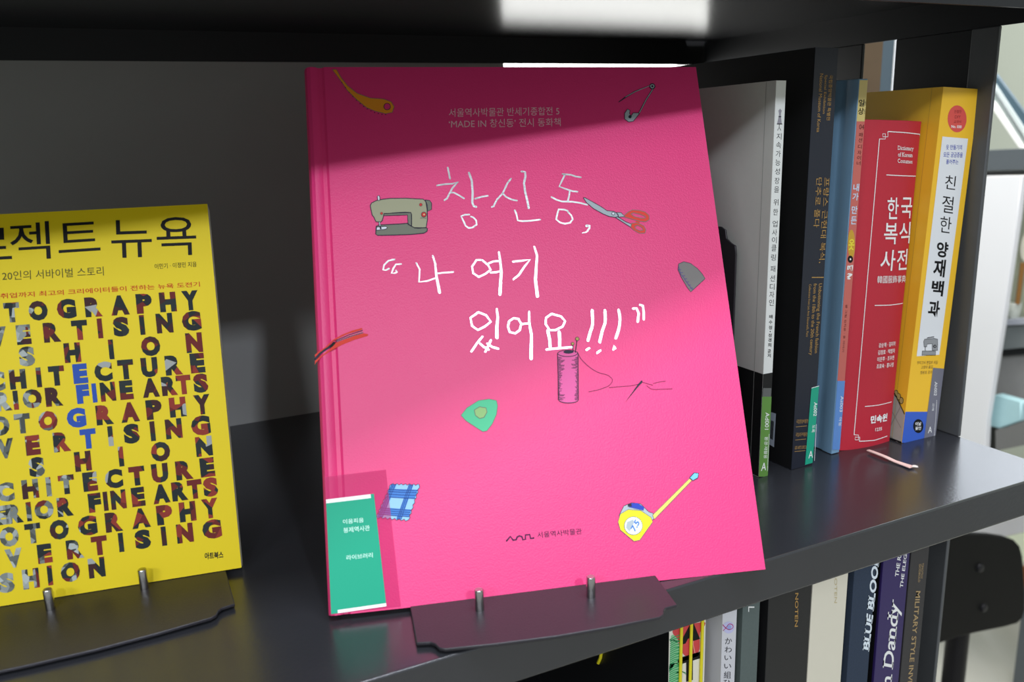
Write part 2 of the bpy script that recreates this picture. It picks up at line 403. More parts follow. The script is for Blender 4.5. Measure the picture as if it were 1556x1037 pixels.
for s_ in ([(935,172),(895,172),(862,220),(870,270),(912,298),(960,275),(1000,245),(980,210),(945,180),(935,172)], [(980,198),(1020,183),(1060,180)], [(1000,266),(1040,262),(1075,256)],
           [(1165,184),(1230,178),(1290,170),(1250,220),(1205,285),(1168,315)], [(938,740),(900,785),(858,848)], [(920,790),(950,815),(985,835)], [(1000,765),(985,800),(960,850)], [(975,790),(1010,815),(1055,828)],
           [(908,558),(850,600),(862,660),(905,690),(955,665),(1000,628),(965,580),(908,558)], [(1170,602),(1135,625),(1127,665),(1140,705),(1180,715),(1215,690),(1225,645),(1205,608),(1170,602)], [(1225,648),(1280,640)],
           [(1450,570),(1408,600),(1405,645),(1435,690),(1480,690),(1530,665),(1550,625),(1520,590),(1450,570)], [(1412,835),(1460,828),(1600,817)]): S(tB(*s_), 3.2)
for s_ in ([(572,142),(590,200),(598,290),(610,350),(622,412)],): S(tB(*s_), lambda t: 2.6+2*t)
for s_ in ([(1060,115),(1070,180),(1078,260),(1072,350),(1068,425)], [(1322,75),(1342,140),(1335,240),(1330,320),(1345,440)], [(1045,535),(1052,600),(1045,670),(1045,745)],
           [(1283,555),(1285,640),(1300,720),(1298,900)]): S(tB(*s_), lambda t: 3.2+1.8*t)
for s_ in ([(1420,695),(1435,760),(1440,830)], [(1505,705),(1510,760),(1508,818)]): S(tB(*s_), 4.4)
for s_ in ([(762,175),(765,290),(745,360),(728,425)], [(868,175),(870,270),(845,350),(825,435)], [(982,172),(992,240),(985,320),(958,405)]): S(tC(*s_), 4.4, True)
for s_ in ([(715,503),(738,488)], [(803,527),(830,508)], [(938,500),(945,470),(955,490)]): S(tC(*s_), 3.4)
for s_ in ([(1103,160),(1130,158),(1148,200),(1140,268)], [(1160,130),(1182,135),(1190,190),(1190,248)]): S(tC(*s_), 4.0)
p.build('title_lettering', pink_book_t, 'silver foil handwritten Korean title')
p = Print(PK); pale = mat('ink_pale_pink', (238, 190, 200), .5)
p.text('서울역사박물관 반세기종합전 5', (682,178), (850,175), (682,165), pale)
p.text('‘MADE IN 창신동’ 전시 동화책', (682,195), (852,192), (682,182), pale)
p.build('subtitle_lettering', pink_book_t, 'two small pale lines of lettering near the top')
dk = mat('ink_dark_plum', (70, 30, 70), .5)
p = Print(PK); q = Q(460, 660, 3.05)
p.pline(q((945,495),(962,475),(975,492),(990,490),(993,478),(1004,472),(1016,476),(1020,490),(1032,488),(1032,468),(1052,466),(1056,484),(1070,482)), 2.4, dk)
p.text('서울역사박물관', (817,818), (884.5,812), (816,809), dk, bold=.004)
p.build('publisher_lettering', pink_book_t, 'dark museum emblem and name near the bottom edge')
# drawings
kh = mat('ink_khaki', (166, 166, 138), .5); khd = mat('ink_khaki_dark', (122, 126, 112), .5); red = mat('ink_red', (206, 62, 60), .5)
p = Print(PK); q = Q(540, 280, 10.37)
c = p.ppoly(q((330,665),(385,645),(700,630),(825,618),(850,645),(930,690),(1115,690),(1135,700),(1130,745),(1080,775),(880,795),(600,805),(350,810),(320,790)), khd, 0); p.line(c, .0005, line_k, 3, True)
c = p.ppoly(q((1100,250),(1170,260),(1200,300),(1200,400),(1140,430),(1130,330)), khd, 0); p.line(c, .0004, line_k, 3, True)
c = p.ppoly(q((450,465),(875,450),(887,480),(887,668),(830,640),(822,488),(445,500)), khd, 1); p.line(c, .0004, line_k, 3, True)
c = p.ppoly(q((330,262),(255,300),(235,340),(245,400),(265,490),(290,520),(325,595),(400,600),(425,575),(450,470),(620,455),(780,445),(875,450),(885,480),(885,665),(930,690),(1000,697),(1115,685),(1135,560),(1130,400),(1110,280),(1070,240),(800,225),(540,228),(440,240)), kh, 2); p.line(c, .0005, line_k, 3, True)
pw = mat('ink_white_blue', (222, 228, 236), .5)
c = p.ppoly(q((335,680),(480,668),(505,690),(470,715),(335,730)), pw, 2); p.line(c, .0004, line_k, 3, True)
c = p.ppoly(q((345,200),(370,180),(388,215),(385,250),(370,268),(352,250)), pw, 4); p.line(c, .0004, line_k, 5, True)
p.pline(q((375,600),(385,650),(400,705)), 2.4, line_k, 4); p.pline(q((378,605),(388,660)), 1.0, pw, 5)
for x, y, r in ((1030,328,26),(413,465,22),(1078,483,44)):
    X, Y = q((x, y))[0]; p.pdisc(X, Y, r/10.37, line_k, 4); p.pdisc(X, Y, r*.8/10.37, red, 5)
X, Y = q((1082,483))[0]; p.pdisc(X, Y, 1.2, mat('ink_sand', (222, 196, 150), .5), 6)
p.pline(q((1025,540),(1060,535),(1115,542)), 1.2, khd, 4)
p.build('sewing_machine_drawing', pink_book_t, 'printed khaki sewing machine')
met = mat('ink_metal_grey', (172, 184, 190), .5); sc_red = mat('ink_scissor_red', (226, 74, 62), .5)
p = Print(PK); q = Q(860, 280, 5.7625)
for pts, m in (([(430,292),(455,290),(520,330),(570,350),(565,378),(520,350)], met), ([(440,250),(480,250),(515,285),(460,290)], met),
               ([(150,120),(165,120),(220,150),(300,195),(360,235),(420,240),(455,265),(460,285),(430,292),(380,285),(320,260),(240,215),(180,165)], met)):
    c = p.ppoly(q(*pts), m, 2); p.line(c, .0004, line_k, 3, True)
for out, hole in (([(510,275),(545,245),(580,228),(640,232),(690,245),(725,275),(728,310),(700,330),(640,325),(580,308),(515,290)], [(565,262),(590,252),(650,265),(695,285),(695,300),(660,300),(600,288)]),
                  ([(575,345),(620,340),(680,368),(697,400),(690,430),(640,430),(595,405),(565,378)], [(600,370),(630,360),(670,385),(675,405),(645,410),(610,395)])):
    c = p.ppoly(q(*out), sc_red, 2, holes=[q(*hole)]); p.line(c, .0004, khd, 3, True); p.line([PK.uv(*z) for z in q(*hole)], .0004, khd, 3, True)
p.ppoly(q((610,322),(650,325),(640,345),(615,342)), sc_red, 1)
X, Y = q((412,260))[0]; p.pdisc(X, Y, 2.6, line_k, 4); p.pdisc(X, Y, 1.8, pw, 5)
p.build('scissors_drawing', pink_book_t, 'printed scissors with red handles')
p = Print(PK)
c = p.ppoly(q((985,700),(1030,680),(1090,695),(1150,740),(1190,785),(1218,828),(1092,945),(1060,905),(1010,820),(980,750)), mat('ink_thimble', (128, 124, 122), .5), 1); p.line(c, .0003, line_k, 2, True)
viol = mat('ink_violet', (92, 76, 140), .5)
p.pline(q((985,720),(1003,790),(1030,820),(1048,850),(1075,885),(1110,928)), .9, viol, 2)
for k in range(7):
    x = 990+k*17; y = 745+k*27; p.pline(q((x-6, y+6), (x+16, y+4)), .8, viol, 3)
p.build('thimble_drawing', pink_book_t, 'printed grey thimble shape')
p = Print(PK); q = Q(460, 480, 10.367)
zr = mat('ink_zip_red', (222, 70, 56), .5)
p.ppoly(q((190,620),(260,560),(360,495),(470,385),(620,300),(780,235),(930,195),(945,215),(900,235),(700,290),(520,380),(480,400),(370,520),(270,600),(195,660)), zr, 2)
p.ppoly(q((190,780),(195,710),(280,640),(420,540),(520,430),(640,385),(800,320),(960,280),(1035,295),(1020,320),(820,380),(620,460),(440,555),(300,650),(210,740)), zr, 2)
p.pline(q((190,690),(270,600),(380,520),(440,480)), 3, line_k, 3)
p.ppoly(q((430,480),(480,418),(520,415),(510,445),(470,490),(440,505)), ink, 4)
for a, b in (((520,395),(940,235)), ((530,412),(950,270))): p.pline(q(a, ((a[0]+b[0])/2, (a[1]+b[1])/2-12), b), 1.0, line_k, 3)
for k in range(16):
    x = 540+k*26; y = 392-k*9; p.pline(q((x, y), (x+8, y+18)), .8, mat('ink_zip_grey', (150, 140, 150), .5), 4)
p.build('zipper_drawing', pink_book_t, 'printed red zip across the spine hinge')
p = Print(PK); q = Q(450, 80, 3.457)
og = mat('ink_orange', (236, 150, 40), .5)
c = p.ppoly(q((190,90),(212,90),(235,130),(270,175),(320,215),(390,240),(460,245),(500,260),(515,285),(505,315),(470,322),(420,310),(370,290),(320,250),(270,200),(235,150)), og, 1); p.line(c, .0003, khd, 2, True)
X, Y = q((478,285))[0]; p.pdisc(X, Y, 5.4, line_k, 3); p.pdisc(X, Y, 4.5, pinkm, 4)
for k in range(13):
    t = k/12; x = 240+t*230; y = 155+ (1-(1-t)**2)*168; X, Y = q((x, y))[0]; p.pdisc(X, Y+1, .8, line_k, 3, n=8)
p.build('curved_ruler_drawing', pink_book_t, 'printed orange dressmaking curve')
p = Print(PK); q = Q(800, 80, 3.4556)
X, Y = q((660,178))[0]; p.pdisc(X, Y, 4.6, line_k, 2); p.pdisc(X, Y, 3.2, met, 3); p.pdisc(X, Y, 1.6, line_k, 4)
p.pline(q((485,260),(520,235),(570,205),(650,172)), lambda t: .9+1.6*(1-abs(2*t-.8)), line_k, 1); p.pline(q((520,234),(570,206),(650,174)), .9, met, 2)
p.pline(q((665,190),(630,245),(590,320)), 2.2, line_k, 1); p.pline(q((664,192),(630,245),(592,318)), 1, met, 2)
c = p.ppoly(q((530,298),(515,320),(515,350),(535,365),(560,362),(590,325),(588,318),(560,318),(548,335),(540,320),(543,305)), met, 2); p.line(c, .0004, line_k, 3, True)
X, Y = q((543,338))[0]; p.pdisc(X, Y, 2.4, line_k, 3)
p.build('safety_pin_drawing', pink_book_t, 'printed open safety pin')
p = Print(PK); q = Q(560, 360, 3.112)
c = p.ppoly(q((437,845),(465,810),(520,775),(570,768),(605,775),(610,800),(605,840),(585,885),(560,918),(540,922),(505,900),(460,870)), mat('ink_chalk_green', (92, 196, 148), .5), 1); p.line(c, .0003, khd, 2, True)
c = p.ppoly(q((500,820),(525,805),(555,810),(560,830),(545,855),(525,860),(505,845)), mat('ink_chalk_olive', (150, 190, 124), .5), 3); p.line(c, .0004, khd, 4, True)
p.build('tailor_chalk_drawing', pink_book_t, 'printed green tailor chalk')
p = Print(PK); q = tC
spm = mat('ink_spool_pink', (222, 100, 158), .5)
ell = lambda cx, cy, rx, ry, a0, a1, n=12: [(cx+rx*math.cos(a0+(a1-a0)*i/n), cy+ry*math.sin(a0+(a1-a0)*i/n)) for i in range(n+1)]
c = p.ppoly(q(*(ell(560,535,85,30,PI,2*PI)+ell(566,915,82,28,0,PI))), spm, 1); p.line(c, .0004, line_k, 3, True)
p.ppoly(q(*ell(565,520,42,14,0,2*PI)), line_k, 3); p.pline(q(*ell(558,530,82,28,0,PI)), 1, line_k, 3)
for k in range(44):
    y = 560+k*8.2; l = random.uniform(15, 60)*(1.0 if k < 14 or k > 36 else .6)
    p.pline(q((478,y),(478+l*.6,y+5),(478+l,y+3)), .7, line_k, 3); l = random.uniform(15, 60)*(1.0 if k < 12 else .5)
    p.pline(q((646,y),(646-l*.6,y+5),(646-l,y+3)), .7, line_k, 3)
for (x, y, r), b in (((600,452,14),(604,522)), ((638,412,17),(622,524))):
    p.pline(q((x, y), b), 1.3, line_k, 3); X, Y = q((x, y))[0]; p.pdisc(X, Y, r/5.457, line_k, 4); p.pdisc(X, Y, r*.75/5.457, mat('ink_olive', (176, 160, 96), .5), 5)
for s_ in ([(640,520),(665,570),(700,610),(760,660),(820,692),(890,712),(930,750),(905,795),(830,828),(735,850)], [(905,815),(1000,806),(1080,800),(1140,788)], [(1180,770),(1230,785),(1265,795)], [(1215,800),(1260,828),(1340,828),(1425,825)], [(1270,780),(1320,768),(1370,762)]):
    p.pline(q(*s_), .9, mat('ink_thread', (130, 50, 90), .5), 2, smooth=True)
p.ppoly(q((1032,942),(1140,790),(1168,757),(1180,757),(1176,775),(1150,800)), line_k, 3)
p.build('thread_spool_drawing', pink_book_t, 'printed pink thread spool with pins and needle')
p = Print(PK); q = Q(460, 660, 3.05)
TL, TR, BR, BL = (408,232), (543,235), (490,400), (340,385)
bil = lambda a, b: ((TL[0]*(1-a)+TR[0]*a)*(1-b)+(BL[0]*(1-a)+BR[0]*a)*b, (TL[1]*(1-a)+TR[1]*a)*(1-b)+(BL[1]*(1-a)+BR[1]*a)*b)
edge = []
for k in range(14): edge.append(bil(k/14, -.02 if k % 2 else .02))
for k in range(14): edge.append(bil(1.02 if k % 2 else .98, k/14))
for k in range(14): edge.append(bil(1-k/14, 1.03 if k % 2 else .98))
for k in range(14): edge.append(bil(-.01 if k % 2 else .02, 1-k/14))
lb_ = mat('ink_cloth_light', (150, 196, 232), .5); mb_ = mat('ink_cloth_mid', (74, 128, 200), .5); db_ = mat('ink_cloth_dark', (34, 62, 128), .5)
c = p.ppoly(q(*edge), lb_, 1); p.line(c, .0003, line_k, 4, True)
for a0, a1 in ((.02,.2),(.62,.78)): p.ppoly(q(bil(a0,.0),bil(a1,.0),bil(a1,1),bil(a0,1)), mb_, 2)
for b0, b1 in ((.14,.4),(.70,.9)): p.ppoly(q(bil(.02,b0),bil(.98,b0),bil(.98,b1),bil(.02,b1)), mb_, 3)
for a in (.05,.1,.16,.64,.69,.75): p.pline(q(bil(a,0),bil(a,.5),bil(a+.02,1)), .8, db_, 4)
for b in (.16,.22,.3,.38,.72,.78,.84,.9): p.pline(q(bil(0.02,b),bil(.5,b+.01),bil(.98,b)), .8, db_, 4)
p.build('plaid_cloth_drawing', pink_book_t, 'printed blue plaid cloth scrap')
p = Print(PK); q = Q(760, 680, 2.905)
ty = mat('ink_tape_yellow', (244, 232, 50), .5)
c = p.ppoly(q((525,300),(545,260),(580,245),(620,250),(655,285),(675,292),(680,315),(665,325),(620,300),(565,295),(530,315)), met, 1); p.line(c, .0003, line_k, 2, True)
c = p.ppoly(q((520,330),(530,295),(565,275),(620,280),(665,310),(672,330),(640,375),(615,410),(590,415),(560,390),(530,365)), ty, 3); p.line(c, .0003, khd, 4, True)
p.ppoly(q((570,248),(605,246),(635,265),(632,279),(600,272),(568,264)), mat('ink_royal', (52, 74, 178), .5), 5); p.ppoly(q((563,250),(578,246),(580,262),(563,262)), line_k, 6)
X, Y = q((587,347))[0]; p.pdisc(X, Y, 14.2, line_k, 5); p.pdisc(X, Y, 13.6, pw, 6)
p.ppoly(q((555,355),(560,330),(585,320),(590,330),(570,372)), met, 7)
p.text('7.5', (X+2.5, Y+9.5), (X+10, Y-4.5), (X-4.5, Y+4), mb_, 8, bold=.02)
c = p.ppoly(q((672,300),(835,138),(845,147),(680,318)), mat('ink_tape_cream', (240, 214, 110), .5), 3); p.line(c, .0003, khd, 4, True)
c = p.ppoly(q((835,135),(855,113),(875,115),(872,135),(850,147)), mat('ink_sky', (120, 200, 236), .5), 4); p.line(c, .0004, line_k, 5, True)
p.build('tape_measure_drawing', pink_book_t, 'printed yellow tape measure')
# library label and clear tape
q = Q(460, 660, 3.05)
PKt = Fr(PK.O+PK.N*.0003, PK.U, PK.V)
p = Print(PKt); gm = mat('label_green', (16, 158, 124), .5, 0, .3)
lbl = q((92,305),(330,277),(388,798),(130,835)); cc = [PK.uv(*z) for z in lbl]
cc = [(max(u, .0015), v) for u, v in cc]
def cq(cs, a, b):
    (x0,y0),(x1,y1),(x2,y2),(x3,y3) = cs
    return ((x0*(1-a)+x1*a)*(1-b)+(x3*(1-a)+x2*a)*b, (y0*(1-a)+y1*a)*(1-b)+(y3*(1-a)+y2*a)*b)
p.poly(cc, white, 3)
p.poly([cq(cc,.0,.035), cq(cc,.93,.035), cq(cc,.93,0), cq(cc,1,0), cq(cc,1,.972), cq(cc,.12,.972), cq(cc,.12,1), cq(cc,0,1)], gm, 4)
for s_, a, b, c_ in (('이음피움', (187,418),(283,409),(186,396)), ('봉제역사관', (190,459),(312,447),(188,434)), ('라이브러리', (203,585),(325,572),(202,562))):
    A, B, Cc = q(a, b, c_); p.text(s_, A, B, Cc, mat('label_text', (190, 236, 220), .5), 5, bold=.01)
p.build('library_label', pink_book_t, 'green library label at the lower left corner')
tape = bpy.data.materials.new('clear_tape'); tape.use_nodes = True; b_ = tape.node_tree.nodes['Principled BSDF']
b_.inputs['Base Color'].default_value = (.62, .02, .17, 1); b_.inputs['Alpha'].default_value = .42; b_.inputs['Roughness'].default_value = .12; b_.inputs['Specular IOR Level'].default_value = .8
p = Print(PKt); tc_ = [PK.uv(*z) for z in q((90,200),(385,165),(455,800),(130,835))]; tc_ = [(max(u, .0012), v) for u, v in tc_]
p.poly([tc_[0], tc_[1], tc_[2], tc_[3], cc[3], cc[2], cc[1], cc[0]], tape, 2)
p.build('clear_tape', pink_book_t, 'strip of clear adhesive tape over the label')

# ---- yellow paperback
yb = thing('paperback', 'yellow paperback covered with rows of dark capital letters, leaning on a black stand', 'book', YO)
yelm = mat('yellow_cover', (238, 212, 14), .5, 0, .25, bump=.1, bscale=1500)
board_book(yb, YB, YW, YH, YT, yelm, hard=False)
# letters filled with a printed photograph: patches of slate, brick, grey and blue fixed to the cover
pm = bpy.data.materials.new('photo_filled_ink'); pm.use_nodes = True; nt = pm.node_tree; b_ = nt.nodes['Principled BSDF']; b_.inputs['Roughness'].default_value = .6; b_.inputs['Specular IOR Level'].default_value = .2
tc = nt.nodes.new('ShaderNodeTexCoord'); vo = nt.nodes.new('ShaderNodeTexVoronoi'); vo.inputs['Scale'].default_value = 135
nt.links.new(tc.outputs['Object'], vo.inputs['Vector'])
rp = nt.nodes.new('ShaderNodeValToRGB'); rp.color_ramp.interpolation = 'CONSTANT'
cols = [(0, (34, 42, 44)), (.30, (112, 40, 36)), (.50, (42, 50, 50)), (.64, (148, 56, 44)), (.80, (66, 36, 36)), (.975, (168, 172, 170))]
el = rp.color_ramp.elements; el[0].position = 0; el[0].color = lin(cols[0][1])+(1,); el[1].position = cols[1][0]; el[1].color = lin(cols[1][1])+(1,)
for a, b in cols[2:]: e = el.new(a); e.color = lin(b)+(1,)
sp = nt.nodes.new('ShaderNodeSeparateColor'); nt.links.new(vo.outputs['Color'], sp.inputs[0]); nt.links.new(sp.outputs[0], rp.inputs[0])
vo2 = nt.nodes.new('ShaderNodeTexVoronoi'); vo2.inputs['Scale'].default_value = 260; nt.links.new(tc.outputs['Object'], vo2.inputs['Vector'])
sp2 = nt.nodes.new('ShaderNodeSeparateColor'); nt.links.new(vo2.outputs['Color'], sp2.inputs[0])
rp2 = nt.nodes.new('ShaderNodeValToRGB'); e2 = rp2.color_ramp.elements; e2[0].color = lin((58, 62, 56))+(1,); e2[1].color = lin((190, 198, 194))+(1,)
e = e2.new(.5); e.color = lin((112, 118, 112))+(1,); nt.links.new(sp2.outputs[1], rp2.inputs[0])
sx = nt.nodes.new('ShaderNodeSeparateXYZ'); nt.links.new(tc.outputs['Object'], sx.inputs[0])
mr = nt.nodes.new('ShaderNodeMapRange'); mr.inputs[1].default_value = -.118; mr.inputs[2].default_value = -.082; mr.inputs[3].default_value = 1; mr.inputs[4].default_value = 0
nt.links.new(sx.outputs[0], mr.inputs[0])
gt = nt.nodes.new('ShaderNodeMath'); gt.operation = 'GREATER_THAN'; nt.links.new(mr.outputs[0], gt.inputs[0]); nt.links.new(sp.outputs[2], gt.inputs[1])
mx = nt.nodes.new('ShaderNodeMix'); mx.data_type = 'RGBA'; nt.links.new(gt.outputs[0], mx.inputs[0]); nt.links.new(rp.outputs[0], mx.inputs[6]); nt.links.new(rp2.outputs[0], mx.inputs[7])
nt.links.new(mx.outputs[2], b_.inputs['Base Color'])
blu = mat('photo_blue_ink', (48, 86, 176), .6, 0, .2)
q1 = Q(0, 300, 3.24); q2 = Q(0, 600, 2.3725)
p = Print(YB); L = lambda s_, a, b, c_, m=ink, bd=0.0: p.text(s_, a, b, c_, m, 1, bold=bd)
A, B, T_ = q1((55,315),(497,285),(45,128)); L('젝트', A, B, T_)
A, B, T_ = q1((553,300),(968,290),(545,112)); 
A, B, T_ = q1((551,301),(970,283),(544,108)); L('뉴욕', A, B, T_)
A, B, T_ = q1((-215,318),(60,304),(-222,160)); L('로', A, B, T_)
p.build('title_lettering', yb, 'thin black Korean title')
p = Print(YB); gy = mat('ink_olive_grey', (92, 88, 40), .5); rd2 = mat('ink_red_orange', (208, 84, 30), .5)
A, B, T_ = q1((12,411),(512,385),(10,366)); L('20인의 서바이벌 스토리', A, B, T_, gy)
A, B, T_ = q1((762,354),(968,342),(761,328)); L('이민기 · 이정민 지음', A, B, T_, ink)
A, B, T_ = q1((3,500),(985,440),(1,474)); L('취업까지 최고의 크리에이터들이 전하는 뉴욕 도전기', A, B, T_, rd2, .012)
p.build('cover_lettering', yb, 'small lines of lettering under the title'); p = Print(YB)
A, B, T_ = q2((738,595),(805,590),(738,570)); L('아트북스', A, B, T_, ink, .03)
p.build('publisher_lettering', yb, 'small black publisher name')
p = Print(YB)
rows = [  # letters with their centres, baseline from (x0, y0) to (x1, y1)
 (30, 'OTOGRAPHY', (-22,18,58,101,142,182,219,255,289), (5,491,302,471)),
 (30, 'VERTISING', (-3,36,79,121,152,184,216,250,291), (36,523.8,291,503)),
 (30, 'SHION', (41,110,169,229,295), (41,556.8,295,536)),
 (30, 'CHITECTURE', (-6,27,59,86,122,157,191,227,264,300), (27,591.7,300,567)),
 (29, 'RIORFINEARTS', (5,24,49,82,126,143.5,164,192,229,257.5,279,305), (127,613.5,305,597)),
 (30, 'OTOGRAPHY', (0,34,73,116,159,197.5,234,270,307), (34,659,307,630)),
 (30, 'VERTISING', (8,50,94,134,168,200,232,264,305), (50,692,305,662)),
 (30, 'SHION', (56,126,184,244,310), (56,725,310,693.5)),
 (29, 'CHITECTURE', (8,46,74,101,137,173,208,243,280,315), (46,758,315,725)),
 (29, 'ERIORFINEARTS', (2,22,44,67,99,144,160.5,180,210,245,273,296,320), (99,785,320,755)),
 (30, 'OTOGRAPHY', (14,50,90,133,173,214,250,285,319), (14,831,319,788)),
 (29, 'VERTISING', (21,68,114,151,184,217,249,281,322), (21,863,322,819)),
 (30, 'SHION', (10,47,76,107,147), (10,901,147,878))]
wid = {'I': 7.5, 'E': 22, 'F': 21, 'T': 24, 'S': 24, 'O': 29, 'G': 29, 'A': 28, 'C': 27, 'H': 25, 'N': 25, 'V': 26, 'Y': 25, 'R': 26, 'P': 24, 'U': 25}
blues = {(3, 'E'), (4, 'F'), (5, 'G'), (6, 'T')}
for ri, (hh, s_, xs, (x0, y0, x1, y1)) in enumerate(rows):
    k = (y1-y0)/(x1-x0); nf = len(s_) in (12, 13)
    for i, (ch, x) in enumerate(zip(s_, xs)):
        ww = wid[ch]*(.92 if nf and i > 3 else 1.0)
        yy = y0+k*(x-x0); dx = hh*.115 if False else -.10*hh*-1
        bl = (x-ww/2+1.5, yy-k*ww/2); br = (x+ww/2+1.5, yy+k*ww/2); tl = (x-ww/2-1.5, yy-k*ww/2-hh)
        isb = (ri == 4 and ch in 'FI' and 3 < i < 6) or (ri == 5 and i == 3) or (ri == 3 and i == 4) or (ri == 6 and i == 3)
        p.text(ch, bl, br, tl, blu if isb else pm, 1, bold=.075)
p.build('letter_grid', yb, 'rows of capital letters filled with a printed photograph')

# ---- shelved books on the middle shelf
def shelf_frame(x, y, yaw, lx, ly, hf=None):
    V = Vector((math.sin(lx), math.sin(ly), 1)).normalized(); return Fr((x, y, .0004), (math.cos(yaw), math.sin(yaw), 0), V, hf)
def mid(name, label, x, y, wd, hh, yaw, lx, ly, dep, m, **k):
    bulge = k.get('bulge', 0)
    f = shelf_frame(x, y, yaw, lx, ly)
    t = thing(name, label, 'book', f.O); spine_book(t, f, wd, hh, dep, m, **k)
    fp = Fr(f.O, f.U, f.V, (lambda u: bulge*(1-(2*u/wd-1)**2)) if bulge else None)
    return t, f, fp
def sx_(fr, W, s, y):
    """photo point on the spine at fraction s across, photo height y"""
    def pr(P):
        R = cam.rotation_euler.to_matrix(); v = R.transposed() @ (P-CAM); return (778+F*v.x/-v.z, 518.5-F*v.y/-v.z)
    a = pr(fr.O+fr.U*W*s); b = pr(fr.O+fr.U*W*s+fr.V*.28)
    t = (y-a[1])/(b[1]-a[1]); return (a[0]+(b[0]-a[0])*t, y)
def stack(p, fr, W, items, s0, s1, h, m, bd=0.0, L=1):
    for ch, y in items:
        if ch == '·':
            p.pdisc(*sx_(fr, W, (s0+s1)/2, y), .9, m, L); continue
        p.text(ch, sx_(fr, W, s0, y+h/2), sx_(fr, W, s1, y+h/2), sx_(fr, W, s0, y-h/2), m, L, bold=bd)
def rtext(p, fr, W, body, y0, y1, s0, s1, m, bd=0.0, L=1):   # reads downwards, baseline on the left
    p.text(body, sx_(fr, W, s0, y0), sx_(fr, W, s0, y1), sx_(fr, W, s1, y0), m, L, bold=bd)
def band(p, fr, W, y0, y1, s0, s1, m, L=0):
    p.ppoly([sx_(fr, W, s0, y0), sx_(fr, W, s1, y0), sx_(fr, W, s1, y1), sx_(fr, W, s0, y1)], m, L)

# grey-white paperback
W = .0086
wm = mat('cover_light_grey', (204, 204, 198), .55, noise=.03, nscale=200)
t, f, fp = mid('paperback', 'thin grey-white paperback with green spine label, first on the right of the pink book', -.1965, .097, W, .2782, -.0026, .0103, .0074, .158, wm)
sidef = lambda fr, dep: Fr(fr.O-fr.N*dep, fr.N, fr.V)      # left cover face: u runs from the back edge to the spine
sd = sidef(f, .158)
p = Print(sd)
bz = .0782
p.poly([(.0002, .0004), (.158, .0004), (.158, bz), (.0002, bz)], mat('cover_black_band', (16, 16, 17), .45), 0)
p.line([(.149, .001), (.149, .2775)], .0004, mat('crease_grey', (150, 150, 146), .6), 1)
p.build('cover_print', t, 'black lower band and crease of the front cover')
p = Print(fp)
p.poly([(0, .0), (W, .0), (W, bz), (0, bz)], MATS['cover_black_band'], 0)
p.poly([(0.0002, bz), (W-.0002, bz), (W-.0002, .2780), (0.0002, .2780)], mat('spine_white', (226, 228, 224), .5), 0)
band(p, fp, W, 590, 605, .05, .95, mat('tape_grey', (96, 98, 96), .3), 1)
band(p, fp, W, 603, 724.5, .0, 1, mat('label_moss', (96, 142, 64), .4), 2)
rtext(p, fp, W, 'Ad001', 627, 653, .42, .84, white, L=3); rtext(p, fp, W, '환경·재활용', 664, 697, .45, .82, white, L=3)
p.text('A', sx_(fp, W, .22, 716), sx_(fp, W, .74, 714.5), sx_(fp, W, .26, 704), white, 3)
p.line([fp.uv(*sx_(fp, W, .93, 660)), fp.uv(*sx_(fp, W, .93, 716))], .0003, white, 3)
gk = mat('ink_soft_black', (52, 52, 56), .5)
stack(p, fp, W, list(zip('지속가능성장을', (207.5,220.6,233.8,247,260.6,274.8,288)))+list(zip('위한', (307.5,322.3)))+list(zip('업사이클링', (340.3,353.4,365,377,391.5)))+list(zip('패션디자인', (408.7,423,436,447.8,460))), .28, .78, 9.6, gk)
stack(p, fp, W, list(zip('배수정·정경희', (481.4,489.8,498,504,510,517,524.5)))+list(zip('공저', (534,540.5))), .36, .72, 5.8, ink, .02)
D_ = lambda s, y: sx_(fp, W, s, y)
dm = mat('ink_dress_grey', (150, 148, 156), .5)
p.ppoly([D_(.35,168), D_(.45,166.5), D_(.5,165), D_(.57,166.5), D_(.68,168), D_(.62,173), D_(.64,178), D_(.72,186), D_(.74,188), D_(.28,188), D_(.3,186), D_(.4,178), D_(.42,173)], dm, 1)
p.pline([D_(.4,177.5), D_(.62,177.5)], 1.1, ink, 2); p.pline([D_(.28,188.5), D_(.76,188.5)], 1.1, ink, 2); p.pline([D_(.5,189), D_(.5,194)], .8, ink, 2)
p.pline([D_(.36,198), D_(.5,193.5), D_(.66,198)], .9, ink, 2)
p.build('spine_print', t, 'spine lettering, dress form emblem and green label')

# tall black book
W = .0213
bk = mat('cover_navy_black', (30, 34, 46), .42, 0, .5, bump=.15, bscale=1200)
t, f, fp = mid('exhibition_catalogue', 'tall thick navy-black book with gold spine lettering and teal label', -.166, .096, W, .2991, .036, .0122, .0051, .165, bk)
sd = sidef(f, .165); p = Print(sd)
p.poly([(.0003, .0003), (.1647, .0003), (.1647, .2988), (.0003, .2988)], mat('cover_matt_black', (12, 12, 14), .5), 0)
p.build('cover_print', t, 'matt black front cover')
p = Print(sd)
wl = [sd.uv(*z) for z in ((1170.5,626),(1179.5,629),(1176.5,680),(1168.5,675))]
p.poly(wl, mat('sticker_grey', (168, 176, 190), .4), 2)
for k in range(6):
    a = cq(wl, .25+k*.09, .25); b = cq(wl, .25+k*.09, .8); p.line([a, b], .0004, MATS['ink_black'], 3)
p.build('barcode_sticker', t, 'pale barcode sticker low on the front cover')
p = Print(fp)
rtext(p, fp, W, '국립중앙박물관 특별전', 114, 183, .66, .82, gold, .004)
rtext(p, fp, W, 'Special Exhibition', 114, 173, .44, .58, gold)
rtext(p, fp, W, 'National Museum of Korea', 112, 201, .25, .40, gold)
p.build('exhibition_lettering', t, 'three small gold lines near the top'); p = Print(fp)
rtext(p, fp, W, '프랑스 근현대 복식,', 270, 400, .70, .97, gold, .0)
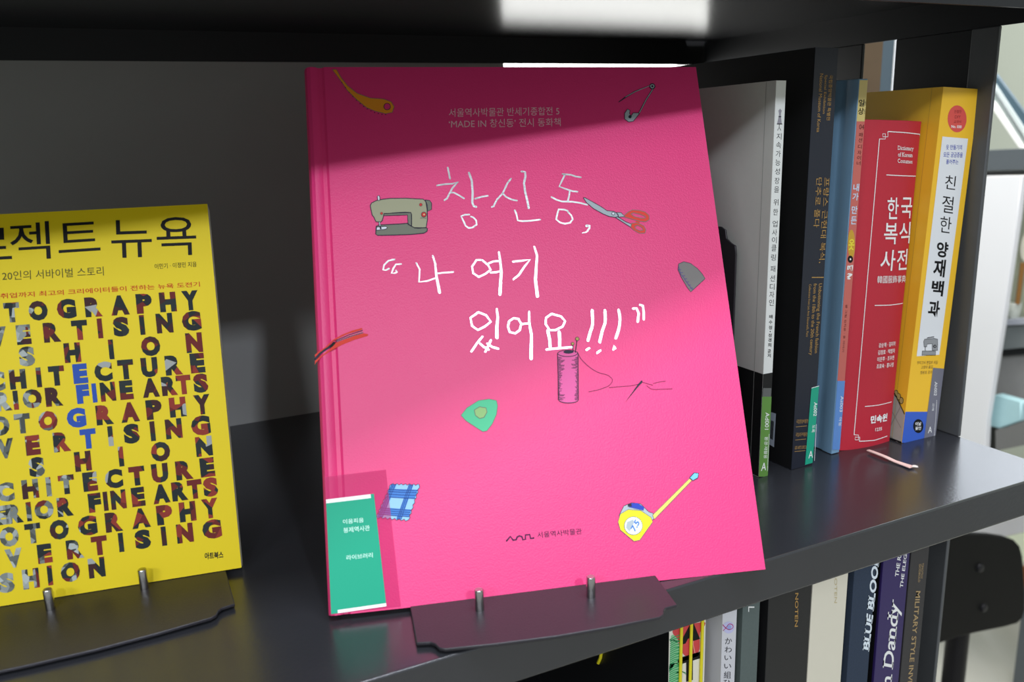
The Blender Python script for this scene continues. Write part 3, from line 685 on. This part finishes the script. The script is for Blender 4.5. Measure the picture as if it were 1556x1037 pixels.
rtext(p, fp, W, '단추로 풀다', 270, 346, .36, .62, gold, .0)
band(p, fp, W, 421, 422.4, .42, .98, gold, 1)
rtext(p, fp, W, 'Unbuttoning the French fashion', 431, 537, .72, .92, gold, .005)
rtext(p, fp, W, 'from the 18th to the 20th century', 431, 540, .48, .68, gold, .005)
rtext(p, fp, W, 'Collections from Les Arts Décoratifs, Paris', 432, 512, .30, .42, gold)
p.build('title_lettering', t, 'gold title running down the spine'); p = Print(fp)
for s_, y in (('국립중앙박물관', 644), ('국립대구박물관', 664), ('LES ARTS DÉCO', 683)):
    p.text(s_, sx_(fp, W, .10, y), sx_(fp, W, .66, y-1), sx_(fp, W, .10, y-6), gold, 1)
for y in (649, 669, 686.5): p.pline([sx_(fp, W, .10, y), sx_(fp, W, .6, y-1.5)], .7, gold, 1)
p.build('publisher_lettering', t, 'three small gold lines at the foot')
p = Print(fp); tl_ = mat('label_teal', (30, 160, 128), .4)
p.ppoly([(1232.6,590.5), (1244.2,587), sx_(fp, W, .998, 703.5), (1222.9,706.8)], tl_, 2)
p.ppoly([(1232.8,589.5), (1244.3,586.2), (1244.2,587.2), (1232.6,590.5)], white, 2)
p.text('At002', (1236.5,611.5), (1235.5,632.5), (1241.5,611.5), white, 3, bold=.01)
p.text('도록', (1234,646), (1232.5,657.5), (1238.5,646), white, 3); p.pline([(1240,645),(1238.5,676),(1237,700)], .7, white, 3)
p.text('A', (1228,697), (1234.5,695.5), (1228.5,686), white, 3)
p.build('spine_label', t, 'teal library label')

# blue thin hardcover with salmon spine
W = .0083
bm_ = mat('cover_dusty_blue', (122, 160, 190), .5, noise=.05, nscale=60, bump=.2)
t, f, fp = mid('thin_hardcover', 'thin blue hardcover with salmon and cream spine between the black and red books', -.1179, .1041, W, .2791, .0138, -.0002, -.0138, .155, bm_, hard=True, hinge=(.010, .017))
p = Print(fp, .0002)
sal = mat('spine_salmon', (202, 106, 96), .45); crm = mat('spine_cream', (214, 194, 122), .45); lbb = mat('label_blue', (98, 144, 208), .4)
band(p, fp, W, 121.8, 186, .04, .98, crm, 0); band(p, fp, W, 184.5, 580, .04, .98, sal, 1); band(p, fp, W, 579, 683.5, .04, 1, lbb, 2)
p.pdisc(*sx_(fp, W, .5, 371), 5.5, mat('spine_gold', (206, 160, 50), .4), 2, 22)
stack(p, fp, W, list(zip('일상', (156.5,169))), .12, .78, 10.5, ink, .02)
stack(p, fp, W, list(zip('만든', (157,170))), .78, .98, 6, gk)
p.text('04', sx_(fp, W, .38, 196.5), sx_(fp, W, .95, 197), sx_(fp, W, .38, 189), mat('ink_maroon', (96, 40, 40), .5), 3)
stack(p, fp, W, list(zip('패션디자이너', (205,213,223,232,240,248))), .4, .85, 6.4, MATS['ink_maroon'], L=3)
pb = mat('ink_pale_blue', (200, 220, 240), .5)
stack(p, fp, W, [('내', 285), ('가', 299)], .2, .9, 11.5, pb, .02, 3); stack(p, fp, W, [('만', 319), ('든', 335)], .2, .9, 12, pb, .02, 3)
stack(p, fp, W, [('옷', 372)], .15, .85, 17, mat('ink_lemon', (240, 224, 70), .5), .02, 3)
p.pdisc(*sx_(fp, W, .5, 394), 4.0, ink, 3, 5.5); p.pdisc(*sx_(fp, W, .5, 394), 1.2, white, 4, 1.6)
stack(p, fp, W, [('때', 407.5), ('?', 420)], .2, .9, 9.5, white, .03, 3)
rtext(p, fp, W, '글 그림 김지은 · 옷 이야기', 463, 535, .35, .6, MATS['ink_maroon'], L=3)
rtext(p, fp, W, 'At003', 602, 626, .6, .95, white, L=3); rtext(p, fp, W, '아동', 634, 648, .6, .95, white, L=3)
p.build('spine_print', t, 'cream, salmon and blue spine with stacked lettering')

# red dictionary
W = .0545; BU = .0032
rm = mat('cover_crimson', (190, 38, 56), .48, 0, .5, noise=.03, nscale=300, bump=.35, bscale=1300)
t, f, fp = mid('dictionary', 'thick crimson clothbound dictionary with white spine lettering and ribbon marker', -.1102, .1080, W, .2521, -.0839, .0520, .0204, .150, rm, hard=True, bulge=BU)
p = Print(fp, .00035); wi = white; p.ub = (.0005, W-.0006)
q = Q(1260, 60, 3.05); r_ = Q(1260, 380, 2.9615)
a, b = q((220,462))[0], r_((100,828))[0]
p.pline([a, ((a[0]+b[0])/2, (a[1]+b[1])/2), b], 1.1, wi); p.pline(q((258,428),(340,433),(418,440)), 1.1, wi)
p.pline(q((220,462),(245,462),(245,438),(234,438),(234,452),(256,452),(256,428)), .9, wi)
p.pline(q((418,440),(419,452),(430,455),(430,475),(420,472),(420,460)), .9, wi)
p.pline(r_((100,828),(118,828),(118,850),(104,850),(104,838),(124,838),(122,856)), .9, wi); p.pline(r_((122,856),(190,852),(256,836)), 1.1, wi)
def X3(s_, bl, br, tl, Z, bd=0.0): A, B, T3 = Z(bl, br, tl); p.text(s_, A, B, T3, wi, 1, bold=bd)
def X4(s_, bl, br, tl): A, B, T3 = q(bl, br, tl); p.serif(s_, A, B, T3, wi, 1, bold=.004, th=.05)
X4('Dictionary', (300,518),(383,522),(300,493)); X4('of Korean', (302,543),(378,547),(302,523)); X4('Costumes', (301,572),(377,576),(301,553))
p.pline(q((250,628),(325,632),(398,634)), 1.1, wi)
X3('한', (252,832),(305,832),(254,732), q, .008); X3('국', (318,829),(378,829),(322,732), q, .008)
X3('복', (236,948),(300,948),(240,850), q, .008); X3('식', (310,948),(370,945),(314,848), q, .008)
X3('사', (212,92),(280,92),(220,-2), r_, .008); X3('전', (290,90),(345,88),(296,-4), r_, .008)
X3('韓國服飾事典', (200,148),(340,146),(202,114), r_)
p.pline(r_((191,247),(260,246),(328,240)), 1.1, wi)
for s_, y in (('강순제 · 김미자', 437), ('김정호 · 백영자', 469), ('이은주 · 조우현', 500), ('조효숙 · 홍나영', 531)):
    k = (y-437)/94; X3(s_, (207-10*k, y), (292-10*k, y-7), (208-10*k, y-21), r_, .012)
p.pline(r_((147,700),(210,694),(275,683)), 1.0, wi)
X3('민속원', (170,778),(252,768),(173,742), r_, .035); X3('1235', (193,812),(226,808),(194,797), r_, .01)
p.build('spine_lettering', t, 'white frame and lettering on the spine')
rb = [hz(x, y, z) for x, y, z in ((1319,685,.002),(1330,689,.0022),(1345,695,.0022),(1360,702,.0012),(1374,707,.001),(1386,711,.0012))]
vs = []; 
wv = (.0018, .0019, .002, .002, .0026, .0034)
for i, P_ in enumerate(rb):
    tdir = (rb[min(i+1, 5)]-rb[max(i-1, 0)]).normalized(); sdv = tdir.cross(Vector((0, 0, 1))).normalized()
    for a in (-1, 1):
        for h in (0, 1): vs.append(P_+sdv*wv[i]*a*.9+Vector((0, 0, .0006*h)))
fs = []
for i in range(5):
    b = i*4; n = b+4
    fs += [(b, b+1, n+1, n), (b+2, n+2, n+3, b+3), (b+1, b+3, n+3, n+1), (b, n, n+2, b+2)]
fs += [(0, 2, 3, 1), (20, 21, 23, 22)]
fixn(link('ribbon_marker', mesh_of(vs, fs, [mat('ribbon_pink', (222, 186, 176), .7, noise=.15, nscale=900)]), t))['label'] = 'pale pink ribbon end lying on the shelf'
tuft = rb[-1]
for k in range(9):
    a = -.9+k*.22; e = tuft+Vector((math.cos(a-.3)*.0045, math.sin(a-.3)*.0045, .0012))
    if k == 0: FV = []; FF = []
    b = len(FV); FV += [tuft+Vector((0, 0, .0004)), tuft+Vector((.0003, .0003, .0014)), e]; FF.append((b, b+1, b+2))
link('ribbon_fray', mesh_of(FV, FF, [mat('ribbon_thread', (236, 224, 214), .8)]), t)

# thick yellow book
W = .0385
ym = mat('cover_amber', (246, 194, 48), .45, 0, .5, noise=.02, nscale=60)
t, f, fp = mid('sewing_handbook', 'thick amber-yellow paperback with white spine panel, last book against the end post', -.0525, .0946, W, .2734, -.0102, .0500, .0029, .150, ym)
sd = sidef(f, .150); p = Print(sd)
p.line([(.1405, .001), (.1405, .273)], .0004, mat('crease_amber', (206, 160, 60), .5), 1)
ga = [sd.uv(*z) for z in ((1340,590),(1360,598),(1371,628),(1366,674),(1340,666))]; ga[-1] = (ga[-1][0], .0006); ga[3] = (.1498, .0006); ga[2] = (.1498, ga[2][1])
p.poly(ga, mat('drawing_grey', (170, 170, 160), .5), 1)
p.line([ga[1], ga[2]], .0008, ink, 4)
for k, (x, y) in enumerate(((1362,598),(1366,603),(1370,609))):
    p.pdisc(x, y, 3.3, ink, 2, 5.4); p.pdisc(x, y, 2.5, mat('drawing_khaki', (176, 160, 96), .5), 3, 4.5)
for a, b in (((1350,615),(1369,650)), ((1352,650),(1369,618)), ((1349,660),(1366,674))): p.pline([a, b], 1.0, mat('drawing_shade', (132, 132, 126), .5), 2)
p.line([(.02, .0006), (.1498, .0006)], .0012, ink, 4)
p.build('cover_print', t, 'printed hand drawing low on the front cover')
p = Print(fp); q = Q(1260, 60, 3.05); r_ = Q(1260, 380, 2.9615)
p.ppoly(q((524,450),(643,460))+r_((495,472),(393,479)), mat('panel_white', (232, 234, 236), .45), 0)
p.pdisc(1454.2, 180.7, 14.4, mat('seal_coral', (222, 84, 76), .45), 0, 20.5, 28)
mr_ = mat('ink_maroon2', (140, 50, 50), .5)
def Y3(s_, bl, br, tl, Z, m, bd=0.0): A, B, T3 = Z(bl, br, tl); p.text(s_, A, B, T3, m, 1, bold=bd)
Y3('친절한', (578,342),(612,342),(579,327), q, mr_); Y3('DIY', (581,366),(608,366),(582,352), q, mr_); Y3('교과서', (576,388),(610,388),(577,374), q, mr_); Y3('No. 030', (565,410),(612,412),(566,397), q, white, .02)
bi = mat('ink_blue', (62, 74, 170), .5)
Y3('옷 만들기의', (540,511),(614,512),(541,488), q, bi, .01); Y3('모든 궁금증을', (528,546),(617,548),(530,522), q, bi, .01); Y3('풀어주는', (540,578),(597,579),(542,556), q, bi, .01)
Y3('친', (533,692),(582,698),(540,628), q, ink); Y3('절', (519,800),(572,808),(526,722), q, ink); Y3('한', (510,893),(562,900),(516,818), q, ink)
Y3('양', (495,1008),(548,1014),(500,935), q, ink, .03)
Y3('재', (464,120),(517,124),(473,40), r_, ink, .03); Y3('백', (456,205),(510,210),(464,135), r_, ink, .03); Y3('과', (441,300),(492,305),(450,225), r_, ink, .03)
gs = mat('icon_grey', (150, 152, 154), .5)
for pts in ([(418,455),(478,455),(478,474),(416,474)], [(428,402),(470,398),(487,402),(487,452),(462,452),(462,422),(440,424),(438,436),(426,436),(424,412)]):
    c = p.ppoly(r_(*pts), gs, 1); p.line(c, .0004, ink, 2, True)
p.pline(r_((431,436),(431,452)), 1, ink, 2); p.pline(r_((440,396),(470,391)), 1.2, ink, 2)
X, Y = r_((474,434))[0]; p.pdisc(X, Y, 2.4, ink, 3); p.pdisc(X, Y, 1.2, gs, 4)
gg = mat('ink_brown', (120, 96, 60), .5)
Y3('부티크사 편집부 지음', (394,516),(487,514),(396,500), r_, gg); Y3('고영아 옮김', (412,536),(463,534),(414,521), r_, gg); Y3('정용호 감수', (408,560),(462,557),(410,545), r_, gg)
yb_ = mat('band_blue', (58, 98, 196), .45)
band(p, fp, W, 626, 673.2, 0.002, .9, yb_, 0)
p.v = p.v; X, Y = r_((400,793))[0]
p.pdisc(X, Y, 7.8, ink, 1, 10.6, 24)
p.text('이날', (X-4.6, Y-.3), (X+4.2, Y-1), (X-4.2, Y-6), white, 2, bold=.02); p.text('꽃인', (X-4.8, Y+6.4), (X+4.0, Y+5.7), (X-4.6, Y+1), white, 2, bold=.02)
lg = mat('label_slate', (116, 116, 128), .4)
p.ppoly([(1417.5,559), sx_(fp, W, .995, 560.5), sx_(fp, W, .995, 667.4), (1403.5,669.2)], lg, 2)
p.text('Ah002', (1419.8,580.5), (1418.5,601.5), (1424,580.5), white, 3); p.text('교재', (1416.5,613), (1415.5,624), (1419.6,613), white, 3)
p.pline([(1423,608),(1421.5,635),(1419,664)], .6, white, 3); p.text('A', (1409.5,658.5), (1415.3,657.5), (1410.3,649), white, 3)
p.build('spine_print', t, 'white title panel, coral seal, blue foot and slate label')

# ------------------------------------------------------------------ lower shelf books
YL = .05; ZB = -.3475
def low(name, label, x0, x1, top, dep, m, **k):
    W = x1-x0
    f = Fr((x0, YL, ZB), (1, 0, 0), (0, 0, 1)); t = thing(name, label, 'book', f.O)
    spine_book(t, f, W, top-ZB, dep, m, **k)
    return t, f, W
# corded white book
t, f, W = low('corded_book', 'white book with tropical flower print and yellow elastic cords, leftmost on the lower shelf', -.3082, -.2790, -.036, .19, mat('cover_ivory', (228, 224, 210), .5))
sd = Fr(f.O-f.N*.19, f.N, f.V); p = Print(sd); p.poly([(.0002, .0004), (.1898, .0004), (.1898, .311), (.0002, .311)], MATS['cover_matt_black'], 0)
p.build('cover_print', t, 'black front cover')
p = Print(f); p.ub = (.0001, W-.0001); q = Q(990, 820, 4.777)
lg1 = mat('leaf_green', (44, 150, 92), .5); lg2 = mat('leaf_pale', (140, 200, 150), .5); fl = mat('flower_red', (206, 66, 70), .5); fl2 = mat('flower_dark', (160, 34, 50), .5)
X, Y = q((280,720))[0]
p.ppoly(q((160,655),(372,600),(378,640),(350,680),(340,820),(255,850),(210,800),(190,730)), fl, 1, smooth=True)
p.ppoly(q((140,700),(180,680),(190,760),(222,830),(228,900),(200,1000),(190,1037),(125,1037)), lg2, 0, smooth=False)
for k in range(24):
    y = 700+k*15; p.pline(q((136-k*.3, y+26), (165, y+8), (205, y-8+(k%3)*6)), 1.5, lg1, 2)
for cx, cy, a0, n in ((150,730,1.3,6), (170,900,1.9,8), (215,960,1.5,6), (160,1040,1.2,6)):
    for k in range(n):
        a = a0-1.2+k*.38; x1 = cx+math.cos(a)*70; y1 = cy-math.sin(a)*60+60
        p.ppoly(q((cx,cy), ((cx+x1)/2-8,(cy+y1)/2-6), (x1,y1), ((cx+x1)/2+8,(cy+y1)/2+6)), lg1, 2)
p.pline(q((280,700),(292,760),(305,840)), 1.4, fl2, 2, smooth=True); p.pline(q((310,690),(300,760),(315,830)), 1.0, mat('flower_pale', (232, 170, 150), .5), 2)
p.text('A', q((196,770))[0], q((350,722))[0], q((214,640))[0], ink, 3, bold=.09)
p.text('T', (1031.5,1040), (1063,1030), (1031.5,1000), ink, 3, bold=.06)
p.pline(q((200,882),(330,835)), 6.0, ink, 3)
p.build('spine_print', t, 'printed palm leaves, red flower and black capitals')
cord = mat('elastic_yellow', (226, 212, 30), .5)
for x, zt in ((.0085, .315), (.0165, .315), (.0255, .315)):
    o = tube('elastic_cord', [f.P(x, .001, .0012), f.P(x-.0004, .15, .0013), f.P(x+.0003, .3112, .0012)], .0011, cord, t, 8)
o = tube('elastic_cord', [hx(914, 990, -.3094), hx(912.5, 1000, -.3094), hx(909, 1008, -.3094)], .0013, cord, t, 8); o['label'] = 'yellow cord end on the black cover'
# pale grey japanese craft book
t, f, W = low('craft_book', 'pale grey-white Japanese craft book with lavender emblem beside the corded book', -.2650, -.2530, -.040, .17, mat('cover_pale_grey', (206, 206, 212), .5))
p = Print(f)
p.pdisc(1107, 954, 8.6, mat('emblem_lavender', (190, 190, 226), .5), 1, 9.0); mg = mat('ink_magenta', (176, 40, 110), .5)
q = Q(990, 820, 4.777)
p.pline(q((516,620),(540,645),(565,655),(590,640),(585,620),(560,615),(540,640),(520,662)), 1.1, mg, 2, smooth=True)
p.ppoly(q(*ell(562,637,16,18,0,2*PI)), mat('emblem_blue', (150, 160, 214), .5), 2)
for ch, y, h in (('か',974.5,9.5),('わ',987.5,9),('い',1000,7),('い',1012.8,7),('組',1026,10.5),('ひ',1038,9)):
    y_ = y+h/2; sk = 0; p.text(ch, sx_(f, W, .22, y_), sx_(f, W, .72, y_), sx_(f, W, .22, y-h/2), gk, 1)
p.build('spine_lettering', t, 'dark vertical Japanese lettering and round emblem')
# grey-green cloth book
t, f, W = low('cloth_book', 'grey-green clothbound book with one white letter showing under the shelf', -.2478, -.2330, -.044, .18, mat('cover_grey_green', (88, 100, 98), .7, noise=.1, nscale=500, bump=.5, bscale=1500), hard=True)
sd = Fr(f.O-f.N*.18, f.N, f.V); p = Print(sd, .0002); p.poly([(.001, .001), (.17, .001), (.17, .30), (.001, .30)], mat('photo_dark', (30, 30, 28), .5, noise=.7, nscale=60), 0)
p.build('cover_print', t, 'dark photograph on the front cover')
p = Print(f); p.text('L', (1136.8,922), (1136.8,930), (1146,922), white, 1); p.build('spine_lettering', t)
# black fashion book
t, f, W = low('black_monograph', 'thick black book with gold capitals between grey-green and cream books', -.2254, -.1860, -.048, .19, mat('cover_black_satin', (28, 28, 30), .42, bump=.1), hard=True)
p = Print(f); p.text('DRIES VAN NOTEN', (1209.5, 820), (1207.2, 953), (1214.5, 820), gold, 1, bold=.012); p.build('spine_lettering', t, 'gold capitals')
# cream book
t, f, W = low('cream_monograph', 'thick cream book with faint gold capitals between the black and the blue book', -.1852, -.1514, -.042, .19, mat('cover_cream', (222, 216, 198), .5, noise=.02, nscale=100), hard=True)
p = Print(f); p.text('DRIES VAN NOTEN', (1268.5, 790), (1267.6, 917), (1272.6, 790), mat('ink_faint_gold', (196, 182, 140), .5), 1); p.build('spine_lettering', t, 'faint gold capitals')
# denim book
t, f, W = low('denim_book', 'dark blue denim-covered book with white serif capitals on the lower shelf', -.1452, -.1232, -.048, .19, mat('cover_denim', (42, 56, 76), .8, noise=.35, nscale=900, bump=.6, bscale=1600), hard=True)
p = Print(f); wv_ = mat('ink_ice', (226, 236, 244), .5)
p.serif('BLUE BLOODED', (1320.5, 991), (1340.5, 812), (1310.5, 988), wv_, 1, bold=.035, th=.07)
p.build('spine_lettering', t, 'white capitals reading upwards')
# purple book
t, f, W = low('purple_book', 'deep purple book with large white serif lettering on the lower shelf', -.1161, -.0885, -.044, .19, mat('cover_purple', (48, 34, 92), .4), hard=True)
sd = Fr(f.O-f.N*.19, f.N, f.V); p = Print(sd, .0002); p.poly([(.001, .001), (.188, .001), (.188, .30), (.001, .30)], MATS['cover_matt_black'], 0); p.build('cover_print', t, 'black front cover')
p = Print(f); p.serif('I am Dandy', (1354.0, 1092), (1371.8, 915), (1334, 1089), white, 1, bold=.014)
p.text('THE RAKISH', (1365, 877), (1373.5, 815), (1359.5, 876), white, 1, bold=.014); p.text('THE ELEGANT', (1371.5, 894), (1381, 818), (1367, 893), white, 1, bold=.014)
p.build('spine_lettering', t, 'white lettering reading upwards')
# military style book
t, f, W = low('dark_grey_book', 'dark grey book with tan capitals, last on the lower shelf beside the end post', -.0868, -.0675, -.042, .19, mat('cover_charcoal', (52, 50, 52), .5, noise=.1, nscale=300), hard=True)
tan = mat('ink_tan', (176, 150, 108), .5)
p = Print(f); p.text('MILITARY STYLE INVENTORY', (1391.5, 898.5), (1374, 1092), (1398.5, 898.5), tan, 1, bold=.012)
p.text('TIMOTHY', (1400.5, 856), (1398.5, 880), (1403.5, 856), tan, 1); p.text('GODBOLD', (1396.5, 857.5), (1394.5, 885), (1399.5, 857.5), tan, 1)
p.build('spine_lettering', t, 'tan capitals reading downwards')

# ------------------------------------------------------------------ room behind, right
def facing(X, pts, th, name, m, parent=None, bev=0):
    """an upright outline standing in the plane x = X with real thickness"""
    g = Fr((X, 0, 0), (0, -1, 0), (0, 0, 1))
    return slab(name, g, [(-hx(a, b, X).y, hx(a, b, X).z) for a, b in pts], 0, -th, m, parent, bev)
# note: the frame's outward normal is -x, towards the bookcase
gb = mat('cabinet_slate', (84, 90, 94), .5)
dsp = thing('display_cabinet', 'blurred grey display cabinet in the background right of the end post', 'cabinet', (1.55, 1.0, -1.35))
gb = mat('cabinet_slate', (84, 90, 94), .5); gl = mat('cabinet_grey', (150, 152, 148), .6, noise=.1, nscale=20); gp = mat('cabinet_pale', (176, 182, 166), .6)
facing(1.50, [(1440,231),(1640,222),(1640,255),(1440,262)], .08, 'top_rail', gb, dsp, .002)
facing(1.50, [(1440,263),(1640,256),(1640,262),(1440,269)], .06, 'rail_underside', mat('cabinet_black', (30, 30, 32), .5), dsp)
facing(1.60, [(1480,266),(1660,262),(1660,500),(1480,500)], .02, 'back_board', mat('cabinet_sage', (168, 172, 150), .6), dsp)
facing(1.52, [(1480,490),(1640,478),(1640,489),(1480,497)], .05, 'shelf_edge', mat('cabinet_edge', (176, 180, 190), .4), dsp)
facing(1.53, [(1480,497),(1640,487),(1640,520),(1480,536)], .05, 'drawer_front', mat('cabinet_drawer', (124, 130, 130), .5), dsp)
facing(1.54, [(1480,536),(1640,522),(1640,532),(1480,545)], .05, 'drawer_gap', MATS['cabinet_black'], dsp)
facing(1.55, [(1480,545),(1640,532),(1640,640),(1480,660)], .03, 'lower_panel', mat('cabinet_dusty', (146, 144, 142), .6, noise=.12, nscale=25), dsp)
facing(1.46, [(1512,654),(1640,622),(1640,660),(1512,686)], .05, 'lower_rail', mat('cabinet_rail', (116, 116, 114), .6), dsp, .002)
for X in (1.49,):
    facing(X, [(1497,650),(1506,650),(1508,690),(1498,690)], .03, 'foot', MATS['cabinet_black'], dsp, .002)
for a in (1446, 1634):
    P_ = hx(a, 400, 1.56); box('side_post', (1.545, P_.y-.015, -1.35), (1.59, P_.y+.015, hx(a, 226, 1.56).z), gb, dsp)
o = facing(1.44, [(1380,270),(1553,267),(1546,330),(1523,490),(1512,560),(1499,640),(1494,760),(1360,760)], .02, 'display_board', mat('panel_board_white', (236, 236, 238), .5), None, .002)
P_ = hx(1405, 700, 1.45); box('board_foot', (1.44, P_.y-.012, -1.35), (1.455, P_.y+.012, P_.z), gb, o)
o['label'] = 'tall white board standing upright behind the bookcase end post'; o['category'] = 'board'
o = facing(1.48, [(1503,604),(1512,600),(1553,612),(1552,640),(1520,652),(1503,648)], .03, 'plastic_box', mat('pale_cyan', (176, 214, 218), .25, noise=.1, nscale=20), None, .004)
o['label'] = 'pale cyan plastic box on the cabinet beside the white board'; o['category'] = 'box'
wb = thing('wooden_tool', 'brown wooden stick with a pale oval head hanging in the cabinet', 'tool', hx(1550, 420, 1.56))
tube('handle', [hx(1554,400,1.56), hx(1549,440,1.56), hx(1546,462,1.56)], .006, mat('amber_wood', (150, 104, 48), .5), wb, 10)
g = Fr((1.57, 0, 0), (0, -1, 0), (0, 0, 1)); cc_ = hx(1560, 375, 1.57)
slab('oval_head', g, [(-cc_.y+.018*math.cos(a*PI/10), cc_.z+.042*math.sin(a*PI/10)) for a in range(20)], 0, -.008, mat('oval_pale', (226, 222, 206), .4), wb, .002)
gd = thing('glass_dish', 'small clear dish below the wooden stick in the cabinet', 'dish', hx(1540, 470, 1.57))
tube('bowl', [hx(1541,486,1.57), hx(1541,478,1.57), hx(1540,462,1.57), hx(1540,460,1.57)], [.010, .016, .022, .02], mat('dish_glass', (214, 218, 206), .1, alpha=.7), gd, 16)
fmt = thing('leaning_frame', 'framed panel with dark and silver edges leaning against the back wall', 'frame', hx(1535, 180, 1.58))
for pts, m, X in (([(1500,118),(1512,128),(1600,262),(1600,232),(1512,112)], mat('frame_teal', (70, 92, 104), .4), 1.625),
                  ([(1500,128),(1512,136),(1590,262),(1600,262),(1512,128)], mat('frame_pale', (206, 216, 214), .3), 1.62),
                  ([(1500,150),(1512,160),(1566,240),(1588,262),(1512,140),(1500,130)], mat('frame_glass', (150, 160, 158), .2), 1.63),
                  ([(1500,158),(1510,168),(1548,224),(1560,232),(1512,158),(1500,146)], mat('frame_white', (244, 244, 240), .3), 1.62)):
    facing(X, pts, .012, 'frame_edge', m, fmt)
wt = thing('white_table', 'white table whose edge shows under the right end of the shelf', 'table', (1.92, .9, -1.35))
facing(1.9, [(1380,840),(1640,735),(1640,792),(1545,812),(1500,822),(1380,850)], .04, 'tabletop', mat('table_white', (232, 230, 236), .4), wt, .003)
for a, b in ((1392, 842), (1630, 780)):
    P_ = hx(a, b, 1.92); tube('leg', [(1.92, P_.y, P_.z), (1.92, P_.y, -1.35)], .014, MATS['table_white'], wt, 10)
ws = facing(2.3, [(1500,780),(1700,760),(1700,900),(1500,900)], .02, 'bright_screen', mat('screen_pale', (236, 244, 220), .5), None)
ws['label'] = 'bright pale screen behind the black chair'; ws['category'] = 'screen'
tb_ = facing(1.9, [(1527,965),(1600,930),(1600,1100),(1512,1100)], .25, 'cardboard_box', mat('card_tan', (172, 148, 112), .8, noise=.05), None, .004)
tb_['label'] = 'tan box on the floor at the right edge behind the chair'; tb_['category'] = 'box'
wk = facing(2.0, [(1550,862),(1600,858),(1600,960),(1554,960)], .05, 'brown_ledge', mat('ledge_brown', (150, 88, 44), .6), None)
wk['label'] = 'small brown ledge just right of the black chair back'; wk['category'] = 'ledge'

# chair
YCH = .70; q = Q(1396, 770, 3.881)
chm = mat('chair_black', (12, 12, 13), .55, 0, .15, noise=.1, nscale=80); chl = mat('chair_leg_black', (14, 13, 19), .4, 0, .25)
g = Fr((0, YCH, 0), (1, 0, 0), (0, 0, 1))
out = [(1402,826), (1432,815.5), (1452,811.5), (1475,810.5), (1500,811.5), (1524,815), (1538,820), (1546,829), (1550,845), (1552,870), (1554,900), (1554,925), (1550,938), (1542,946), (1520,952), (1480,960), (1450,967), (1425,976), (1402,984), (1396,960), (1396,850)]
uvp = [(hy(a, b, YCH).x, hy(a, b, YCH).z) for a, b in out]
ct = hy(1485, 1037, YCH)
ch = thing('chair', 'black chair with rounded backrest on a dark post, under the right end of the shelf', 'chair', (ct.x, YCH, -1.35))
slab('backrest', g, uvp, .006, -.008, chm, ch, .004)
for a, b in ((1484.5, 861.5), (1490, 922)):
    P_ = hy(a, b, YCH); tube('screw', [P_+Vector((0, -.006, 0)), P_+Vector((0, -.0105, 0)), P_+Vector((0, -.012, 0))], [.0095, .0085, .003], mat('screw_dark', (34, 34, 37), .4, .2, .3), ch, 16)
pa = hy(1479, 945, YCH); 
tube('back_post', [(pa.x, YCH+.032, pa.z+.06), (pa.x, YCH+.032, pa.z-.1), (pa.x, YCH+.032, pa.z-.34)], .0235, chl, ch, 20)
sz = pa.z-.36
box('seat', (pa.x-.21, YCH+.0, sz-.03), (pa.x+.19, YCH+.40, sz), chm, ch, bev=.012)
for dx in (-.17, .15):
    for dy in (.04, .36): tube('leg', [(pa.x+dx, YCH+dy, sz-.03), (pa.x+dx*1.15, YCH+dy, -1.35)], .012, chl, ch, 10)
